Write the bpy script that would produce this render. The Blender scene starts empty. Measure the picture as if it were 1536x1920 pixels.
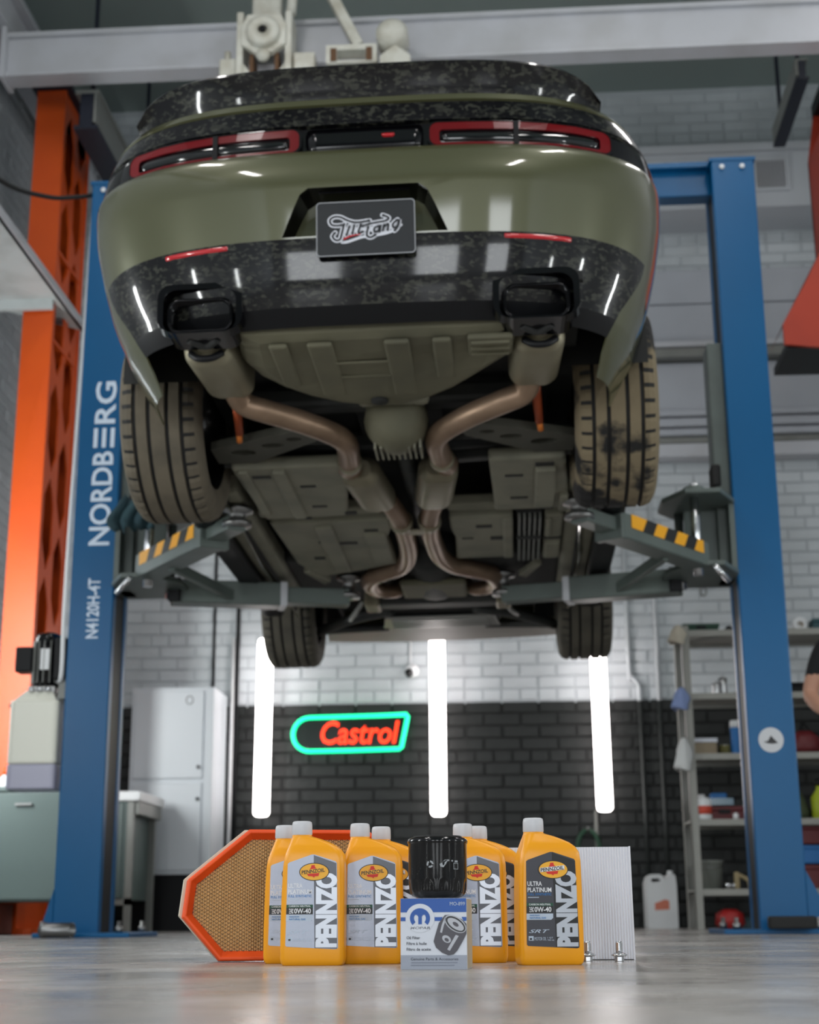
import bpy, bmesh, math, random
from mathutils import Vector, Matrix
from math import sin, cos, pi, radians as rad

scene = bpy.context.scene
COL = scene.collection
random.seed(11)

# ------------------------------------------------------------------ camera
F_PX, PITCH, YAW, ROLL = 2800.0, rad(15.2), rad(3.8), rad(0.34)
CAM_AT = Vector((0.42, 0.0, 0.077))
_d = Vector((-sin(YAW) * cos(PITCH), cos(YAW) * cos(PITCH), sin(PITCH)))
_r = Vector((cos(YAW), sin(YAW), 0))
_u = _r.cross(_d)
_r, _u = _r * cos(ROLL) - _u * sin(ROLL), _u * cos(ROLL) + _r * sin(ROLL)
cam = bpy.data.cameras.new('camera')
cam.sensor_fit = 'HORIZONTAL'
cam.sensor_width = 24.0
cam.lens = 24.0 * F_PX / 1536.0
cam.clip_start = 0.02
cam.dof.use_dof = True
cam.dof.focus_distance = 2.62
cam.dof.aperture_fstop = 4.6
cam_ob = bpy.data.objects.new('camera', cam)
m = Matrix((_r, _u, -_d)).transposed().to_4x4()
m.translation = CAM_AT
cam_ob.matrix_world = m
COL.objects.link(cam_ob)
scene.camera = cam_ob

# ------------------------------------------------------------------ exposure, dim even world fill, ceiling lamps
scene.view_settings.view_transform = 'Standard'
scene.view_settings.look = 'None'
scene.view_settings.gamma = 1.0
scene.view_settings.exposure = -0.2
scene.view_settings.use_curve_mapping = False
world = bpy.data.worlds.new('world')
scene.world = world
world.use_nodes = True
bg = world.node_tree.nodes['Background']
bg.inputs[0].default_value = (0.72, 0.80, 0.92, 1)
bg.inputs[1].default_value = 0.2


def area(name, loc, target, sx, sy, power, color=(1, 0.97, 0.95)):
    l = bpy.data.lights.new(name, 'AREA')
    l.shape = 'RECTANGLE'
    l.size, l.size_y, l.energy, l.color = sx, sy, power, color
    o = bpy.data.objects.new(name, l)
    o.location = loc
    o.rotation_euler = (Vector(target) - Vector(loc)).to_track_quat('-Z', 'Y').to_euler()
    COL.objects.link(o)
    return o


LAMPS = [(-1.9, 0.3), (1.9, 0.3), (-1.9, 3.3), (1.9, 3.3), (3.4, 6.9), (-1.0, 5.9), (1.2, 5.9)]
for (lx, ly) in LAMPS:
    area('ceiling_lamp_light', (lx, ly, 5.86), (lx, ly, 0), 0.16, 1.4, 40 if ly < 5 else (40 if lx > 3 else 22))
FILL_WINDOWS = [(-1.75, 1.9, 1.2, 2.6), (0.55, 1.9, 1.2, 2.6), (3.0, 1.9, 1.2, 2.6)]  # unseen windows added behind the camera as front fill
for (wx, wz, ww, wh) in FILL_WINDOWS:
    area('window_daylight', (wx, -5.9, wz), (wx, 0, wz), ww, wh, 100, (0.93, 0.97, 1.0))
WALL_TUBES = [(-2.76, 7.0, 25), (-2.80, -1.2, 90), (-2.80, 1.6, 90), (-2.80, 4.3, 90), (4.64, -1.2, -90), (4.64, 1.6, -90), (4.64, 4.6, -90)]  # first tube is added, aimed to brighten the orange column
for (wx, wy, wr) in WALL_TUBES:
    area('wall_tube_light', (wx + 0.07 * cos(rad(90 - wr)) * (1 if wr > 0 else 1) if wr in (90, -90) else wx + .07 * sin(rad(wr)), wy + (.07 * cos(rad(wr)) if wr not in (90, -90) else 0), 1.55), (wx + 5 * sin(rad(wr)), wy + 5 * cos(rad(wr)), 1.55), 0.1, 1.2, 36 if wr in (90, -90) else 48, (0.96, 1.0, 0.99))


# ------------------------------------------------------------------ materials
def lin(c):
    def f(v):
        v /= 255.0
        return v / 12.92 if v <= 0.04045 else ((v + 0.055) / 1.055) ** 2.4
    return (f(c[0]), f(c[1]), f(c[2]), 1)


def mat(name, rgb, rough=0.5, metal=0.0, coat=0.0, var=None, bump=None, rvar=None, emit=None, spec=0.5, alpha=1.0, trans=0.0, coords='Object'):
    """procedural material: var=(scale, amount, rgb2), bump=(scale, strength), rvar=(scale, rough2)"""
    M = bpy.data.materials.new(name)
    M.use_nodes = True
    nt = M.node_tree
    b = nt.nodes['Principled BSDF']
    b.inputs['Base Color'].default_value = lin(rgb)
    b.inputs['Roughness'].default_value = rough
    b.inputs['Metallic'].default_value = metal
    b.inputs['Coat Weight'].default_value = coat
    b.inputs['Coat Roughness'].default_value = 0.06
    b.inputs['Specular IOR Level'].default_value = spec
    b.inputs['Transmission Weight'].default_value = trans
    tc = nt.nodes.new('ShaderNodeTexCoord')
    out = tc.outputs[coords]

    def noise(scale, detail=6):
        n = nt.nodes.new('ShaderNodeTexNoise')
        n.inputs['Scale'].default_value = scale
        n.inputs['Detail'].default_value = detail
        nt.links.new(out, n.inputs['Vector'])
        return n
    if var:
        n = noise(var[0])
        r = nt.nodes.new('ShaderNodeValToRGB')
        r.color_ramp.elements[0].position = var[3] if len(var) > 3 else 0.42
        r.color_ramp.elements[1].position = var[4] if len(var) > 3 else 0.68
        r.color_ramp.elements[0].color = (0, 0, 0, 1)
        r.color_ramp.elements[1].color = (var[1],) * 3 + (1,)
        nt.links.new(n.outputs['Fac'], r.inputs['Fac'])
        x = nt.nodes.new('ShaderNodeMix')
        x.data_type = 'RGBA'
        x.inputs['A'].default_value = lin(rgb)
        x.inputs['B'].default_value = lin(var[2])
        nt.links.new(r.outputs['Color'], x.inputs['Factor'])
        nt.links.new(x.outputs['Result'], b.inputs['Base Color'])
    if rvar:
        n = noise(rvar[0])
        mr = nt.nodes.new('ShaderNodeMapRange')
        mr.inputs['From Min'].default_value = 0.35
        mr.inputs['From Max'].default_value = 0.65
        mr.inputs['To Min'].default_value = rough
        mr.inputs['To Max'].default_value = rvar[1]
        nt.links.new(n.outputs['Fac'], mr.inputs['Value'])
        nt.links.new(mr.outputs['Result'], b.inputs['Roughness'])
    if bump:
        n = noise(bump[0])
        bp = nt.nodes.new('ShaderNodeBump')
        bp.inputs['Strength'].default_value = bump[1]
        bp.inputs['Distance'].default_value = 0.01
        nt.links.new(n.outputs['Fac'], bp.inputs['Height'])
        nt.links.new(bp.outputs['Normal'], b.inputs['Normal'])
    if emit:
        b.inputs['Emission Color'].default_value = lin(emit[0])
        b.inputs['Emission Strength'].default_value = emit[1]
    return M


def flake_mat(name):
    """forged carbon: black resin with paler chips"""
    M = mat(name, (9, 9, 13), 0.3, 0.0, .7, spec=.1)
    nt = M.node_tree
    b = nt.nodes['Principled BSDF']
    tc = nt.nodes.new('ShaderNodeTexCoord')
    mp = nt.nodes.new('ShaderNodeMapping')
    mp.inputs['Scale'].default_value = (1.0, 1.0, 1.7)
    nz = nt.nodes.new('ShaderNodeTexNoise')
    nz.inputs['Scale'].default_value = 30
    ad = nt.nodes.new('ShaderNodeMix')
    ad.data_type = 'RGBA'
    ad.blend_type = 'ADD'
    ad.inputs['Factor'].default_value = 0.03
    v = nt.nodes.new('ShaderNodeTexVoronoi')
    v.inputs['Scale'].default_value = 70
    nt.links.new(tc.outputs['Object'], mp.inputs['Vector'])
    nt.links.new(mp.outputs['Vector'], nz.inputs['Vector'])
    nt.links.new(mp.outputs['Vector'], ad.inputs['A'])
    nt.links.new(nz.outputs['Color'], ad.inputs['B'])
    nt.links.new(ad.outputs['Result'], v.inputs['Vector'])
    sp = nt.nodes.new('ShaderNodeSeparateColor')
    nt.links.new(v.outputs['Color'], sp.inputs['Color'])
    r = nt.nodes.new('ShaderNodeValToRGB')
    r.color_ramp.elements[0].position = 0.6
    r.color_ramp.elements[0].color = lin((6, 6, 9))
    r.color_ramp.elements[1].position = 1.0
    r.color_ramp.elements[1].color = lin((58, 59, 52))
    nt.links.new(sp.outputs['Red'], r.inputs['Fac'])
    nt.links.new(r.outputs['Color'], b.inputs['Base Color'])
    return M


# ------------------------------------------------------------------ mesh helpers
FRONT = Matrix(((1, 0, 0, 0), (0, 0, -1, 0), (0, 1, 0, 0), (0, 0, 0, 1)))     # local x,y,z -> world x, z, towards the camera


def T(x, y=None, z=None):
    return Matrix.Translation(x if y is None else (x, y, z))


def RX(a): return Matrix.Rotation(rad(a), 4, 'X')
def RY(a): return Matrix.Rotation(rad(a), 4, 'Y')
def RZ(a): return Matrix.Rotation(rad(a), 4, 'Z')


def link(o, parent=None):
    COL.objects.link(o)
    if parent is not None:
        o.parent = parent
    return o


def tag(o, label=None, cat=None, group=None, kind=None):
    if label: o['label'] = label
    if cat: o['category'] = cat
    if group: o['group'] = group
    if kind: o['kind'] = kind
    return o


def empty(name, loc=(0, 0, 0), rz=0.0):
    o = bpy.data.objects.new(name, None)
    o.location = loc
    o.rotation_euler = (0, 0, rad(rz))
    o.empty_display_size = 0.1
    return link(o)


def mobj(name, me, mats, parent=None, bevel=0.0, seg=2, subsurf=0):
    o = bpy.data.objects.new(name, me)
    for x in (mats if isinstance(mats, (list, tuple)) else [mats]):
        me.materials.append(x)
    link(o, parent)
    if bevel:
        b = o.modifiers.new('bevel', 'BEVEL')
        b.width, b.segments, b.limit_method, b.angle_limit = bevel, seg, 'ANGLE', rad(35)
    if subsurf:
        s = o.modifiers.new('sub', 'SUBSURF')
        s.levels = s.render_levels = subsurf
    return o


def catmull(pts, n=6):
    P = [Vector(p) for p in pts]
    if len(P) < 3 or n <= 1:
        return P
    out = []
    for i in range(len(P) - 1):
        p0 = P[i - 1] if i else P[0] * 2 - P[1]
        p3 = P[i + 2] if i + 2 < len(P) else P[-1] * 2 - P[-2]
        p1, p2 = P[i], P[i + 1]
        for k in range(n):
            t = k / n
            out.append(0.5 * ((2 * p1) + (p2 - p0) * t + (2 * p0 - 5 * p1 + 4 * p2 - p3) * t * t + (3 * p1 - p0 - 3 * p2 + p3) * t ** 3))
    out.append(P[-1])
    return out


class MB:
    def __init__(s):
        s.v, s.f, s.mi, s.sm = [], [], [], []

    def add(s, vs, fs, mi=0, smooth=False, M=None):
        o = len(s.v)
        s.v += [tuple(M @ Vector(v)) if M is not None else tuple(v) for v in vs]
        for f in fs:
            s.f.append(tuple(i + o for i in f)); s.mi.append(mi); s.sm.append(smooth)
        return s

    def box(s, c, d, M=None, mi=0):
        x, y, z = (k / 2 for k in d)
        vs = [(c[0] + a * x, c[1] + b * y, c[2] + e * z) for e in (-1, 1) for b in (-1, 1) for a in (-1, 1)]
        return s.add(vs, [(0, 2, 3, 1), (4, 5, 7, 6), (0, 1, 5, 4), (2, 6, 7, 3), (0, 4, 6, 2), (1, 3, 7, 5)], mi, False, M)

    def bb(s, a, b, M=None, mi=0):
        return s.box([(p + q) / 2 for p, q in zip(a, b)], [abs(q - p) for p, q in zip(a, b)], M, mi)

    def beam(s, p, q, w, h, up=(0, 0, 1), mi=0):
        """box-section bar from p to q, w across, h along up"""
        p, q = Vector(p), Vector(q)
        d = (q - p).normalized()
        a = d.cross(Vector(up)).normalized() * w / 2
        b = a.cross(d).normalized() * h / 2
        vs = [c + i * a + j * b for c in (p, q) for i, j in ((-1, -1), (1, -1), (1, 1), (-1, 1))]
        return s.add(vs, [(3, 2, 1, 0), (4, 5, 6, 7), (0, 1, 5, 4), (1, 2, 6, 5), (2, 3, 7, 6), (3, 0, 4, 7)], mi)

    def tube(s, pts, r, n=12, sub=6, cap=True, mi=0, smooth=True, closed=False):
        P = catmull(pts, sub) if not closed else [Vector(p) for p in pts]
        L = len(P)
        rs = r if isinstance(r, (list, tuple)) else None
        t0 = (P[1] - P[0]).normalized()
        nrm = t0.orthogonal().normalized()
        vs, fs = [], []
        for i, p in enumerate(P):
            a = P[i - 1] if (i or closed) else P[i]
            b = P[(i + 1) % L] if (i + 1 < L or closed) else P[i]
            t = (b - a).normalized()
            nrm = (nrm - t * nrm.dot(t)).normalized()
            bn = t.cross(nrm)
            if rs:
                u = i / (L - 1) * (len(rs) - 1); k = min(int(u), len(rs) - 2); rr = rs[k] + (rs[k + 1] - rs[k]) * (u - k)
            else:
                rr = r
            vs += [p + (nrm * cos(2 * pi * j / n) + bn * sin(2 * pi * j / n)) * rr for j in range(n)]
        for i in range(L if closed else L - 1):
            k = (i + 1) % L
            for j in range(n):
                fs.append((i * n + j, i * n + (j + 1) % n, k * n + (j + 1) % n, k * n + j))
        s.add(vs, fs, mi, smooth)
        if cap and not closed:
            o = len(s.v) - len(vs)
            s.f += [tuple(o + j for j in reversed(range(n))), tuple(o + (L - 1) * n + j for j in range(n))]
            s.mi += [mi, mi]; s.sm += [False, False]
        return s

    def lathe(s, prof, n=24, M=None, mi=0, smooth=True, mod=None, cap=False):
        vs, fs = [], []
        for i, (r, z) in enumerate(prof):
            for j in range(n):
                a = 2 * pi * j / n
                rr = r * (mod(i, j, n) if mod else 1)
                vs.append((rr * cos(a), rr * sin(a), z))
        for i in range(len(prof) - 1):
            for j in range(n):
                fs.append((i * n + j, i * n + (j + 1) % n, (i + 1) * n + (j + 1) % n, (i + 1) * n + j))
        s.add(vs, fs, mi, smooth, M)
        if cap:
            o = len(s.v) - len(vs)
            L = len(prof)
            s.f += [tuple(o + j for j in reversed(range(n))), tuple(o + (L - 1) * n + j for j in range(n))]
            s.mi += [mi, mi]; s.sm += [False, False]
        return s

    def prism(s, poly, h, M=None, mi=0, z0=0.0):
        n = len(poly)
        vs = [(p[0], p[1], z0) for p in poly] + [(p[0], p[1], z0 + h) for p in poly]
        fs = [tuple(reversed(range(n))), tuple(range(n, 2 * n))] + [(i, (i + 1) % n, n + (i + 1) % n, n + i) for i in range(n)]
        return s.add(vs, fs, mi, False, M)

    def mesh(s, name):
        me = bpy.data.meshes.new(name)
        me.from_pydata(s.v, [], s.f)
        me.polygons.foreach_set('material_index', s.mi)
        me.polygons.foreach_set('use_smooth', s.sm)
        me.update()
        return me

    def build(s, name, mats, parent=None, bevel=0.0, seg=2, subsurf=0, fix=True):
        me = s.mesh(name)
        if fix:
            bm = bmesh.new(); bm.from_mesh(me)
            bmesh.ops.recalc_face_normals(bm, faces=bm.faces)
            bm.to_mesh(me); bm.free()
        return mobj(name, me, mats, parent, bevel, seg, subsurf)


def rrect(w, h, r, n=5, c=(0, 0)):
    out = []
    for (sx, sy, a0) in ((1, 1, 0), (-1, 1, 90), (-1, -1, 180), (1, -1, 270)):
        for k in range(n + 1):
            a = rad(a0 + 90 * k / n)
            out.append((c[0] + sx * (w / 2 - r) + r * cos(a), c[1] + sy * (h / 2 - r) + r * sin(a)))
    return out


def disc(r, n=24, c=(0, 0), ry=None):
    return [(c[0] + r * cos(2 * pi * k / n), c[1] + (ry or r) * sin(2 * pi * k / n)) for k in range(n)]


_dg = None


def curve_mesh(cu):
    """mesh of a curve datablock, curve removed again"""
    o = bpy.data.objects.new('curve_tmp', cu)
    COL.objects.link(o)
    dg = bpy.context.evaluated_depsgraph_get()
    me = bpy.data.meshes.new_from_object(o.evaluated_get(dg))
    bpy.data.objects.remove(o)
    return me


def shape2d(name, loops, depth, M, mats, parent=None, bevel=0.0):
    """flat outline with holes, extruded by depth (local z 0..depth), placed by M"""
    cu = bpy.data.curves.new('shape', 'CURVE')
    cu.dimensions = '2D'
    cu.fill_mode = 'BOTH'
    cu.extrude = depth / 2
    for lp in loops:
        sp = cu.splines.new('POLY')
        sp.points.add(len(lp) - 1)
        for p, q in zip(sp.points, lp):
            p.co = (q[0], q[1], 0, 1)
        sp.use_cyclic_u = True
    me = curve_mesh(cu)
    bpy.data.curves.remove(cu)
    me.transform(M @ T(0, 0, depth / 2))
    me.name = name
    me.materials.clear()
    return mobj(name, me, mats, parent, bevel)


def text_mesh(txt, box, M, depth=0.0006, shear=0.0, bold=0.0, res=3):
    """text filled into box=(x0,y0,x1,y1) of the local plane, placed by M"""
    cu = bpy.data.curves.new('txt', 'FONT')
    cu.body = txt
    cu.resolution_u = res
    cu.shear = shear
    cu.offset = bold
    cu.extrude = 0.01
    me = curve_mesh(cu)
    bpy.data.curves.remove(cu)
    xs = [v.co.x for v in me.vertices]; ys = [v.co.y for v in me.vertices]
    x0, x1, y0, y1 = min(xs), max(xs), min(ys), max(ys)
    for v in me.vertices:
        v.co = M @ Vector((box[0] + (v.co.x - x0) / (x1 - x0) * (box[2] - box[0]), box[1] + (v.co.y - y0) / (y1 - y0) * (box[3] - box[1]), (v.co.z + 0.01) / 0.02 * depth))
    me.materials.clear()
    return me


def text(name, txt, box, M, m_, parent=None, **k):
    me = text_mesh(txt, box, M, **k)
    me.name = name
    return mobj(name, me, m_, parent)


def copy_tree(o, parent=None):
    c = o.copy()
    COL.objects.link(c)
    c.parent = parent
    for ch in list(o.children):
        copy_tree(ch, c)
    return c


# shared materials
WHITE_PAINT = mat('white_wall_paint', (196, 202, 206), 0.7, var=(2.2, 0.5, (168, 172, 172)), bump=(22, 0.35), coords='Generated')
WHITE_BRICK = mat('white_brick_paint', (200, 206, 210), 0.62, var=(1.7, 0.55, (160, 166, 168)), bump=(30, 0.3))
DARK_BRICK = mat('dark_brick_paint', (19, 23, 22), 0.55, var=(2.0, 0.5, (30, 34, 32)), bump=(30, 0.4))
MORTAR_W = mat('painted_mortar', (180, 186, 190), 0.85, bump=(40, 0.5))
MORTAR_D = mat('dark_mortar', (13, 15, 15), 0.7, bump=(40, 0.5))
STEEL_W = mat('white_steel_paint', (190, 192, 198), 0.45, var=(3, 0.4, (160, 160, 158)))
STEEL_G = mat('grey_steel_paint', (128, 130, 126), 0.45, var=(5, 0.4, (105, 106, 102)))
BLACK_P = mat('black_plastic', (13, 14, 17), 0.5, spec=.25)
BLACK_G = mat('black_gloss', (6, 6, 9), 0.12, spec=.45)
RUBBER = mat('rubber', (22, 22, 22), 0.75)
CHROME = mat('bright_metal', (200, 202, 205), 0.22, 1.0)
STEEL = mat('bare_steel', (140, 140, 140), 0.4, 1.0)
WHITE_PL = mat('white_plastic', (222, 224, 226), 0.4)
RED_PL = mat('red_plastic', (176, 22, 20), 0.4)
LIFT_BLUE = mat('lift_blue_paint', (0, 86, 136), 0.34, coat=0.0, spec=.3, var=(1.2, 0.5, (0, 76, 122)), bump=(90, 0.05))
ORANGE_P = mat('orange_column_paint', (222, 86, 10), 0.45, var=(1.5, 0.5, (198, 66, 10)), bump=(40, 0.1))
# ------------------------------------------------------------------ the room
XL, XR, YB, YF, ZC = -2.86, 4.7, 10.5, -6.0, 6.3


def floor_mat():
    M = mat('epoxy_floor', (142, 140, 138), 0.17, rvar=(2.6, 0.32), spec=0.32)
    nt = M.node_tree; b = nt.nodes['Principled BSDF']
    tc = nt.nodes.new('ShaderNodeTexCoord')
    mp = nt.nodes.new('ShaderNodeMapping'); mp.inputs['Scale'].default_value = (1.0, 1.0, 1.0)
    nt.links.new(tc.outputs['Object'], mp.inputs['Vector'])
    n1 = nt.nodes.new('ShaderNodeTexNoise'); n1.inputs['Scale'].default_value = 1.9; n1.inputs['Detail'].default_value = 8; n1.inputs['Roughness'].default_value = 0.6
    n2 = nt.nodes.new('ShaderNodeTexNoise'); n2.inputs['Scale'].default_value = 14; n2.inputs['Detail'].default_value = 6
    r1 = nt.nodes.new('ShaderNodeValToRGB'); e = r1.color_ramp.elements
    e[0].position = 0.34; e[0].color = lin((136, 137, 139)); e[1].position = 0.66; e[1].color = lin((186, 184, 182))
    k = e.new(0.5); k.color = lin((160, 155, 150))
    r2 = nt.nodes.new('ShaderNodeValToRGB'); e = r2.color_ramp.elements
    e[0].position = 0.52; e[0].color = (0, 0, 0, 1); e[1].position = 0.72; e[1].color = (0.6, 0.6, 0.6, 1)
    mx = nt.nodes.new('ShaderNodeMix'); mx.data_type = 'RGBA'; mx.inputs['B'].default_value = lin((120, 115, 111))
    for n in (n1, n2): nt.links.new(mp.outputs['Vector'], n.inputs['Vector'])
    nt.links.new(n1.outputs['Fac'], r1.inputs['Fac']); nt.links.new(n2.outputs['Fac'], r2.inputs['Fac'])
    nt.links.new(r1.outputs['Color'], mx.inputs['A']); nt.links.new(r2.outputs['Color'], mx.inputs['Factor'])
    nt.links.new(mx.outputs['Result'], b.inputs['Base Color'])
    return M


tag(MB().bb((XL - .2, YF, -.2), (XR + .2, YB + .25, 0)).build('floor', floor_mat()), 'glossy worn beige grey concrete floor', kind='structure')
CEIL = mat('ceiling_paint', (140, 152, 148), 0.8)
tag(MB().bb((XL - .2, YF, ZC), (XR + .2, YB + .25, ZC + .2)).build('ceiling', CEIL), 'dull grey green ceiling', kind='structure')
DADO = 1.525
wb = tag(MB().bb((XL - .2, YB, DADO), (XR + .2, YB + .25, ZC)).bb((XL - .2, YB, 0), (XR + .2, YB + .25, DADO), mi=1).build('wall_back', [MORTAR_W, MORTAR_D]), 'painted brick back wall, white above and black below', kind='structure')
wl = tag(MB().bb((XL - .25, YF, 0), (XL, YB, ZC)).build('wall_left', MORTAR_W), 'white painted brick wall on the left', kind='structure')
tag(MB().bb((XR, YF, 0), (XR + .25, YB, ZC)).build('wall_right', WHITE_PAINT), 'white wall on the right', kind='structure')


def brick_mesh(name, w, h, d, c):
    me = MB().add([(-w / 2, -h / 2, 0), (w / 2, -h / 2, 0), (w / 2, h / 2, 0), (-w / 2, h / 2, 0), (-w / 2 + c, -h / 2 + c, d), (w / 2 - c, -h / 2 + c, d), (w / 2 - c, h / 2 - c, d), (-w / 2 + c, h / 2 - c, d)],
                  [(4, 5, 6, 7), (0, 1, 5, 4), (1, 2, 6, 5), (2, 3, 7, 6), (3, 0, 4, 7)]).mesh(name)
    return me


BW, BH, PW, PH = 0.249, 0.076, 0.258, 0.0857


def brick_wall(wall, ncol, nrow, place, score, matf, u0, rng):
    """bricks as children of wall; the 300 with the best score singly, the rest joined"""
    base = {}
    for hd in (0, 1):
        for mm in (WHITE_BRICK, DARK_BRICK):
            me = brick_mesh('brick', (BW / 2 - 0.004) if hd else BW, BH, 0.012, 0.005)
            me.materials.append(mm)
            base[(hd, mm.name)] = me
    items = []
    for r in range(nrow):
        header = (r % 5 == 3)
        n = ncol * 2 if header else ncol
        for c in range(n):
            u = u0 + (c + 0.5) * PW / (2 if header else 1) + ((r % 2) * PW / 2 if not header else PW / 4 * (r % 2))
            v = (r + 0.5) * PH
            m_ = matf(v)
            M = place(u, v) @ T(0, 0, -0.0035 + rng.uniform(-.0025, .0015)) @ RZ(rng.uniform(-.35, .35)) @ RX(rng.uniform(-.8, .8))
            items.append((score(u, v, header), header, m_, M))
    items.sort(key=lambda t: -t[0])
    rest = MB()
    nw = 0
    for k, (sc, hd, m_, M) in enumerate(items):
        if sc < -50:
            continue
        me = base[(int(hd), m_.name)]
        if nw < 300 and sc > 0:
            o = bpy.data.objects.new('brick', me)
            o.matrix_local = M
            link(o, wall)
            nw += 1
        else:
            rest.add([v.co for v in me.vertices], [tuple(p.vertices) for p in me.polygons], 0 if m_ is WHITE_BRICK else 1, False, M)
    tag(rest.build('brickwork', [WHITE_BRICK, DARK_BRICK], wall, fix=False), kind='stuff')


def bscore(x, z, hd):
    s = 10 - abs(z - 1.75) * 2.2
    if not (-1.42 < x < 1.35 or 1.5 < x < 2.6): s -= 3
    if -1.0 < x < 0.95 and z > 2.0: s -= 100 if z > 2.6 and z < 5.0 and abs(x) < .9 else 6
    if z < .32: s -= 3
    if 1.62 < x and z < 1.8: s -= 4
    if hd: s -= 1.5
    return s if s <= -40 else max(s, -20)


brick_wall(wb, 30, 73, lambda u, v: T(u, YB, v) @ FRONT, bscore, lambda v: WHITE_BRICK if v > DADO else DARK_BRICK, XL, random.Random(3))
SIDE = Matrix(((0, 0, 1, 0), (1, 0, 0, 0), (0, 1, 0, 0), (0, 0, 0, 1)))     # local x -> world y, local y -> world z, local z -> world x


def lscore(y, z, hd):
    e = (z - .08) / y
    if y < 5.6 or y > 9.2: return -100 if y < 5.2 else -5
    if 0.22 < e < 0.66 and 6.6 < y < 8.7: return 10 - abs(y - 7.6) - (1.5 if hd else 0)
    return -1


brick_wall(wl, 22, 73, lambda u, v: T(XL, u, v) @ SIDE, lscore, lambda v: WHITE_BRICK, 4.9, random.Random(5))

tag(MB().bb((XL - .2, YF - .25, 0), (XR + .2, YF, ZC)).build('wall_front', mat('grey_wall_paint', (120, 122, 124), .8)), 'white wall behind the camera', kind='structure')
for k, (wx, wz, ww, wh) in enumerate(FILL_WINDOWS):
    shape2d('window_%d' % (k + 1), [rrect(ww + .16, wh + .16, .01, 1), rrect(ww, wh, .01, 1)], .06, T(wx, YF, wz) @ RZ(180) @ FRONT, STEEL_W)['kind'] = 'structure'  # frames around the added fill lights
for k, (wx, wy, wr) in enumerate(WALL_TUBES):
    e = empty('wall_lamp', (wx, wy, 1.55), 0 if wr in (90, -90) else 90 - wr)
    tag(e, 'upright tube lamp on the %s wall %s' % ('left' if wx < 0 else 'right', ('beside the blue post', 'behind the camera', 'nearest the bottles', 'level with the car tail', 'behind the camera', 'nearest the bottles', 'level with the car tail')[k]), 'tube light', 'tube lamps on the side walls')
    MB().bb((-.06 if wx < 0 else -.04, -.06, -.64), (.04 if wx < 0 else .06, .06, .64)).build('back_channel', WHITE_PL, e, .01)
    for z in (-.64, .62):
        MB().bb((-.06, -.065, z), (.06, .065, z + .02)).build('end_cap', WHITE_PL, e)
# ---- ceiling lamp fixtures (lit strips hung behind and above the view)
lamp_body = mat('lamp_housing', (210, 212, 214), 0.4)
for i, (lx, ly) in enumerate(LAMPS):
    e = empty('ceiling_lamp', (lx, ly, 5.9))
    tag(e, ['white strip lamp hung from the ceiling %s' % w for w in ('at the left behind the camera', 'at the right behind the camera', 'left of the way to the car', 'right of the way to the car', 'over the right hand shelving', 'above the left side of the car', 'above the right side of the car')][i], 'ceiling lamp', 'strip lamps under the ceiling')
    MB().bb((-.1, -.75, 0), (.1, .75, .06)).build('housing', lamp_body, e, .01)
    for s in (-.6, .6):
        MB().tube([(0, s, .06), (0, s, ZC - 5.9)], .006, 6, 1).build('hanger', STEEL, e)

# ---- wide white duct, panels and ledges high on the back wall
DUCT = mat('duct_paint', (186, 190, 196), 0.5)
d = empty('ventilation_duct', (0, YB, 5.07))
tag(d, 'long white box duct with slatted grilles high on the back wall', 'air duct')
MB().bb((-2.6, -.42, 0), (3.6, 0, .47)).build('casing', DUCT, d, .012)
MB().bb((-2.62, -.45, .44), (3.62, 0.0, .5)).build('top_flange', DUCT, d)
for gx in (1.52, 1.82, 2.12, 2.42, -1.9):
    f = shape2d('grille_frame', [rrect(.27, .27, .01, 2), rrect(.22, .22, .01, 2)], .02, T(gx, -.42, .25) @ FRONT, DUCT, d)
    MB().box((gx, -.421, .25), (.22, .004, .22)).build('grille_recess', BLACK_P, d)
    for k in range(9):
        MB().box((gx - .1 + k * .025, -.43, .25), (.012, .016, .22)).build('slat', STEEL_W, d)
PANEL = mat('panel_paint', (178, 182, 190), 0.5, var=(2, .4, (160, 164, 172)))
pn = empty('panel_cladding', (0, YB, 3.26))
tag(pn, 'broad white horizontal panels and ledges across the back wall', 'cladding')
for (z0, z1, dep) in ((1.20, 1.47, .10), (.875, 1.185, .12), (.34, .735, .10)):
    MB().bb((-2.4, -dep, z0), (3.9, 0, z1)).build('panel', PANEL, pn, .008)
MB().bb((-2.45, -.22, .82), (3.95, 0, .862)).build('rail', STEEL_W, pn, .008)
MB().bb((-2.45, -.20, .745), (3.95, 0, .81)).build('rail_web', STEEL_G, pn)  # grey strip painted for the shade under the rail
for (z0, z1, dep) in ((.295, .335, .2), (.225, .285, .17), (.165, .215, .14)):
    MB().bb((-2.45, -dep, z0), (3.95, 0, z1)).build('ledge', PANEL, pn, .006)
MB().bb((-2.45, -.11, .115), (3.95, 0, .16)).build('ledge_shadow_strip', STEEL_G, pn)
MB().bb((-2.45, -.15, 0), (3.95, 0, .1)).build('lintel', STEEL_W, pn, .008)

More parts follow.
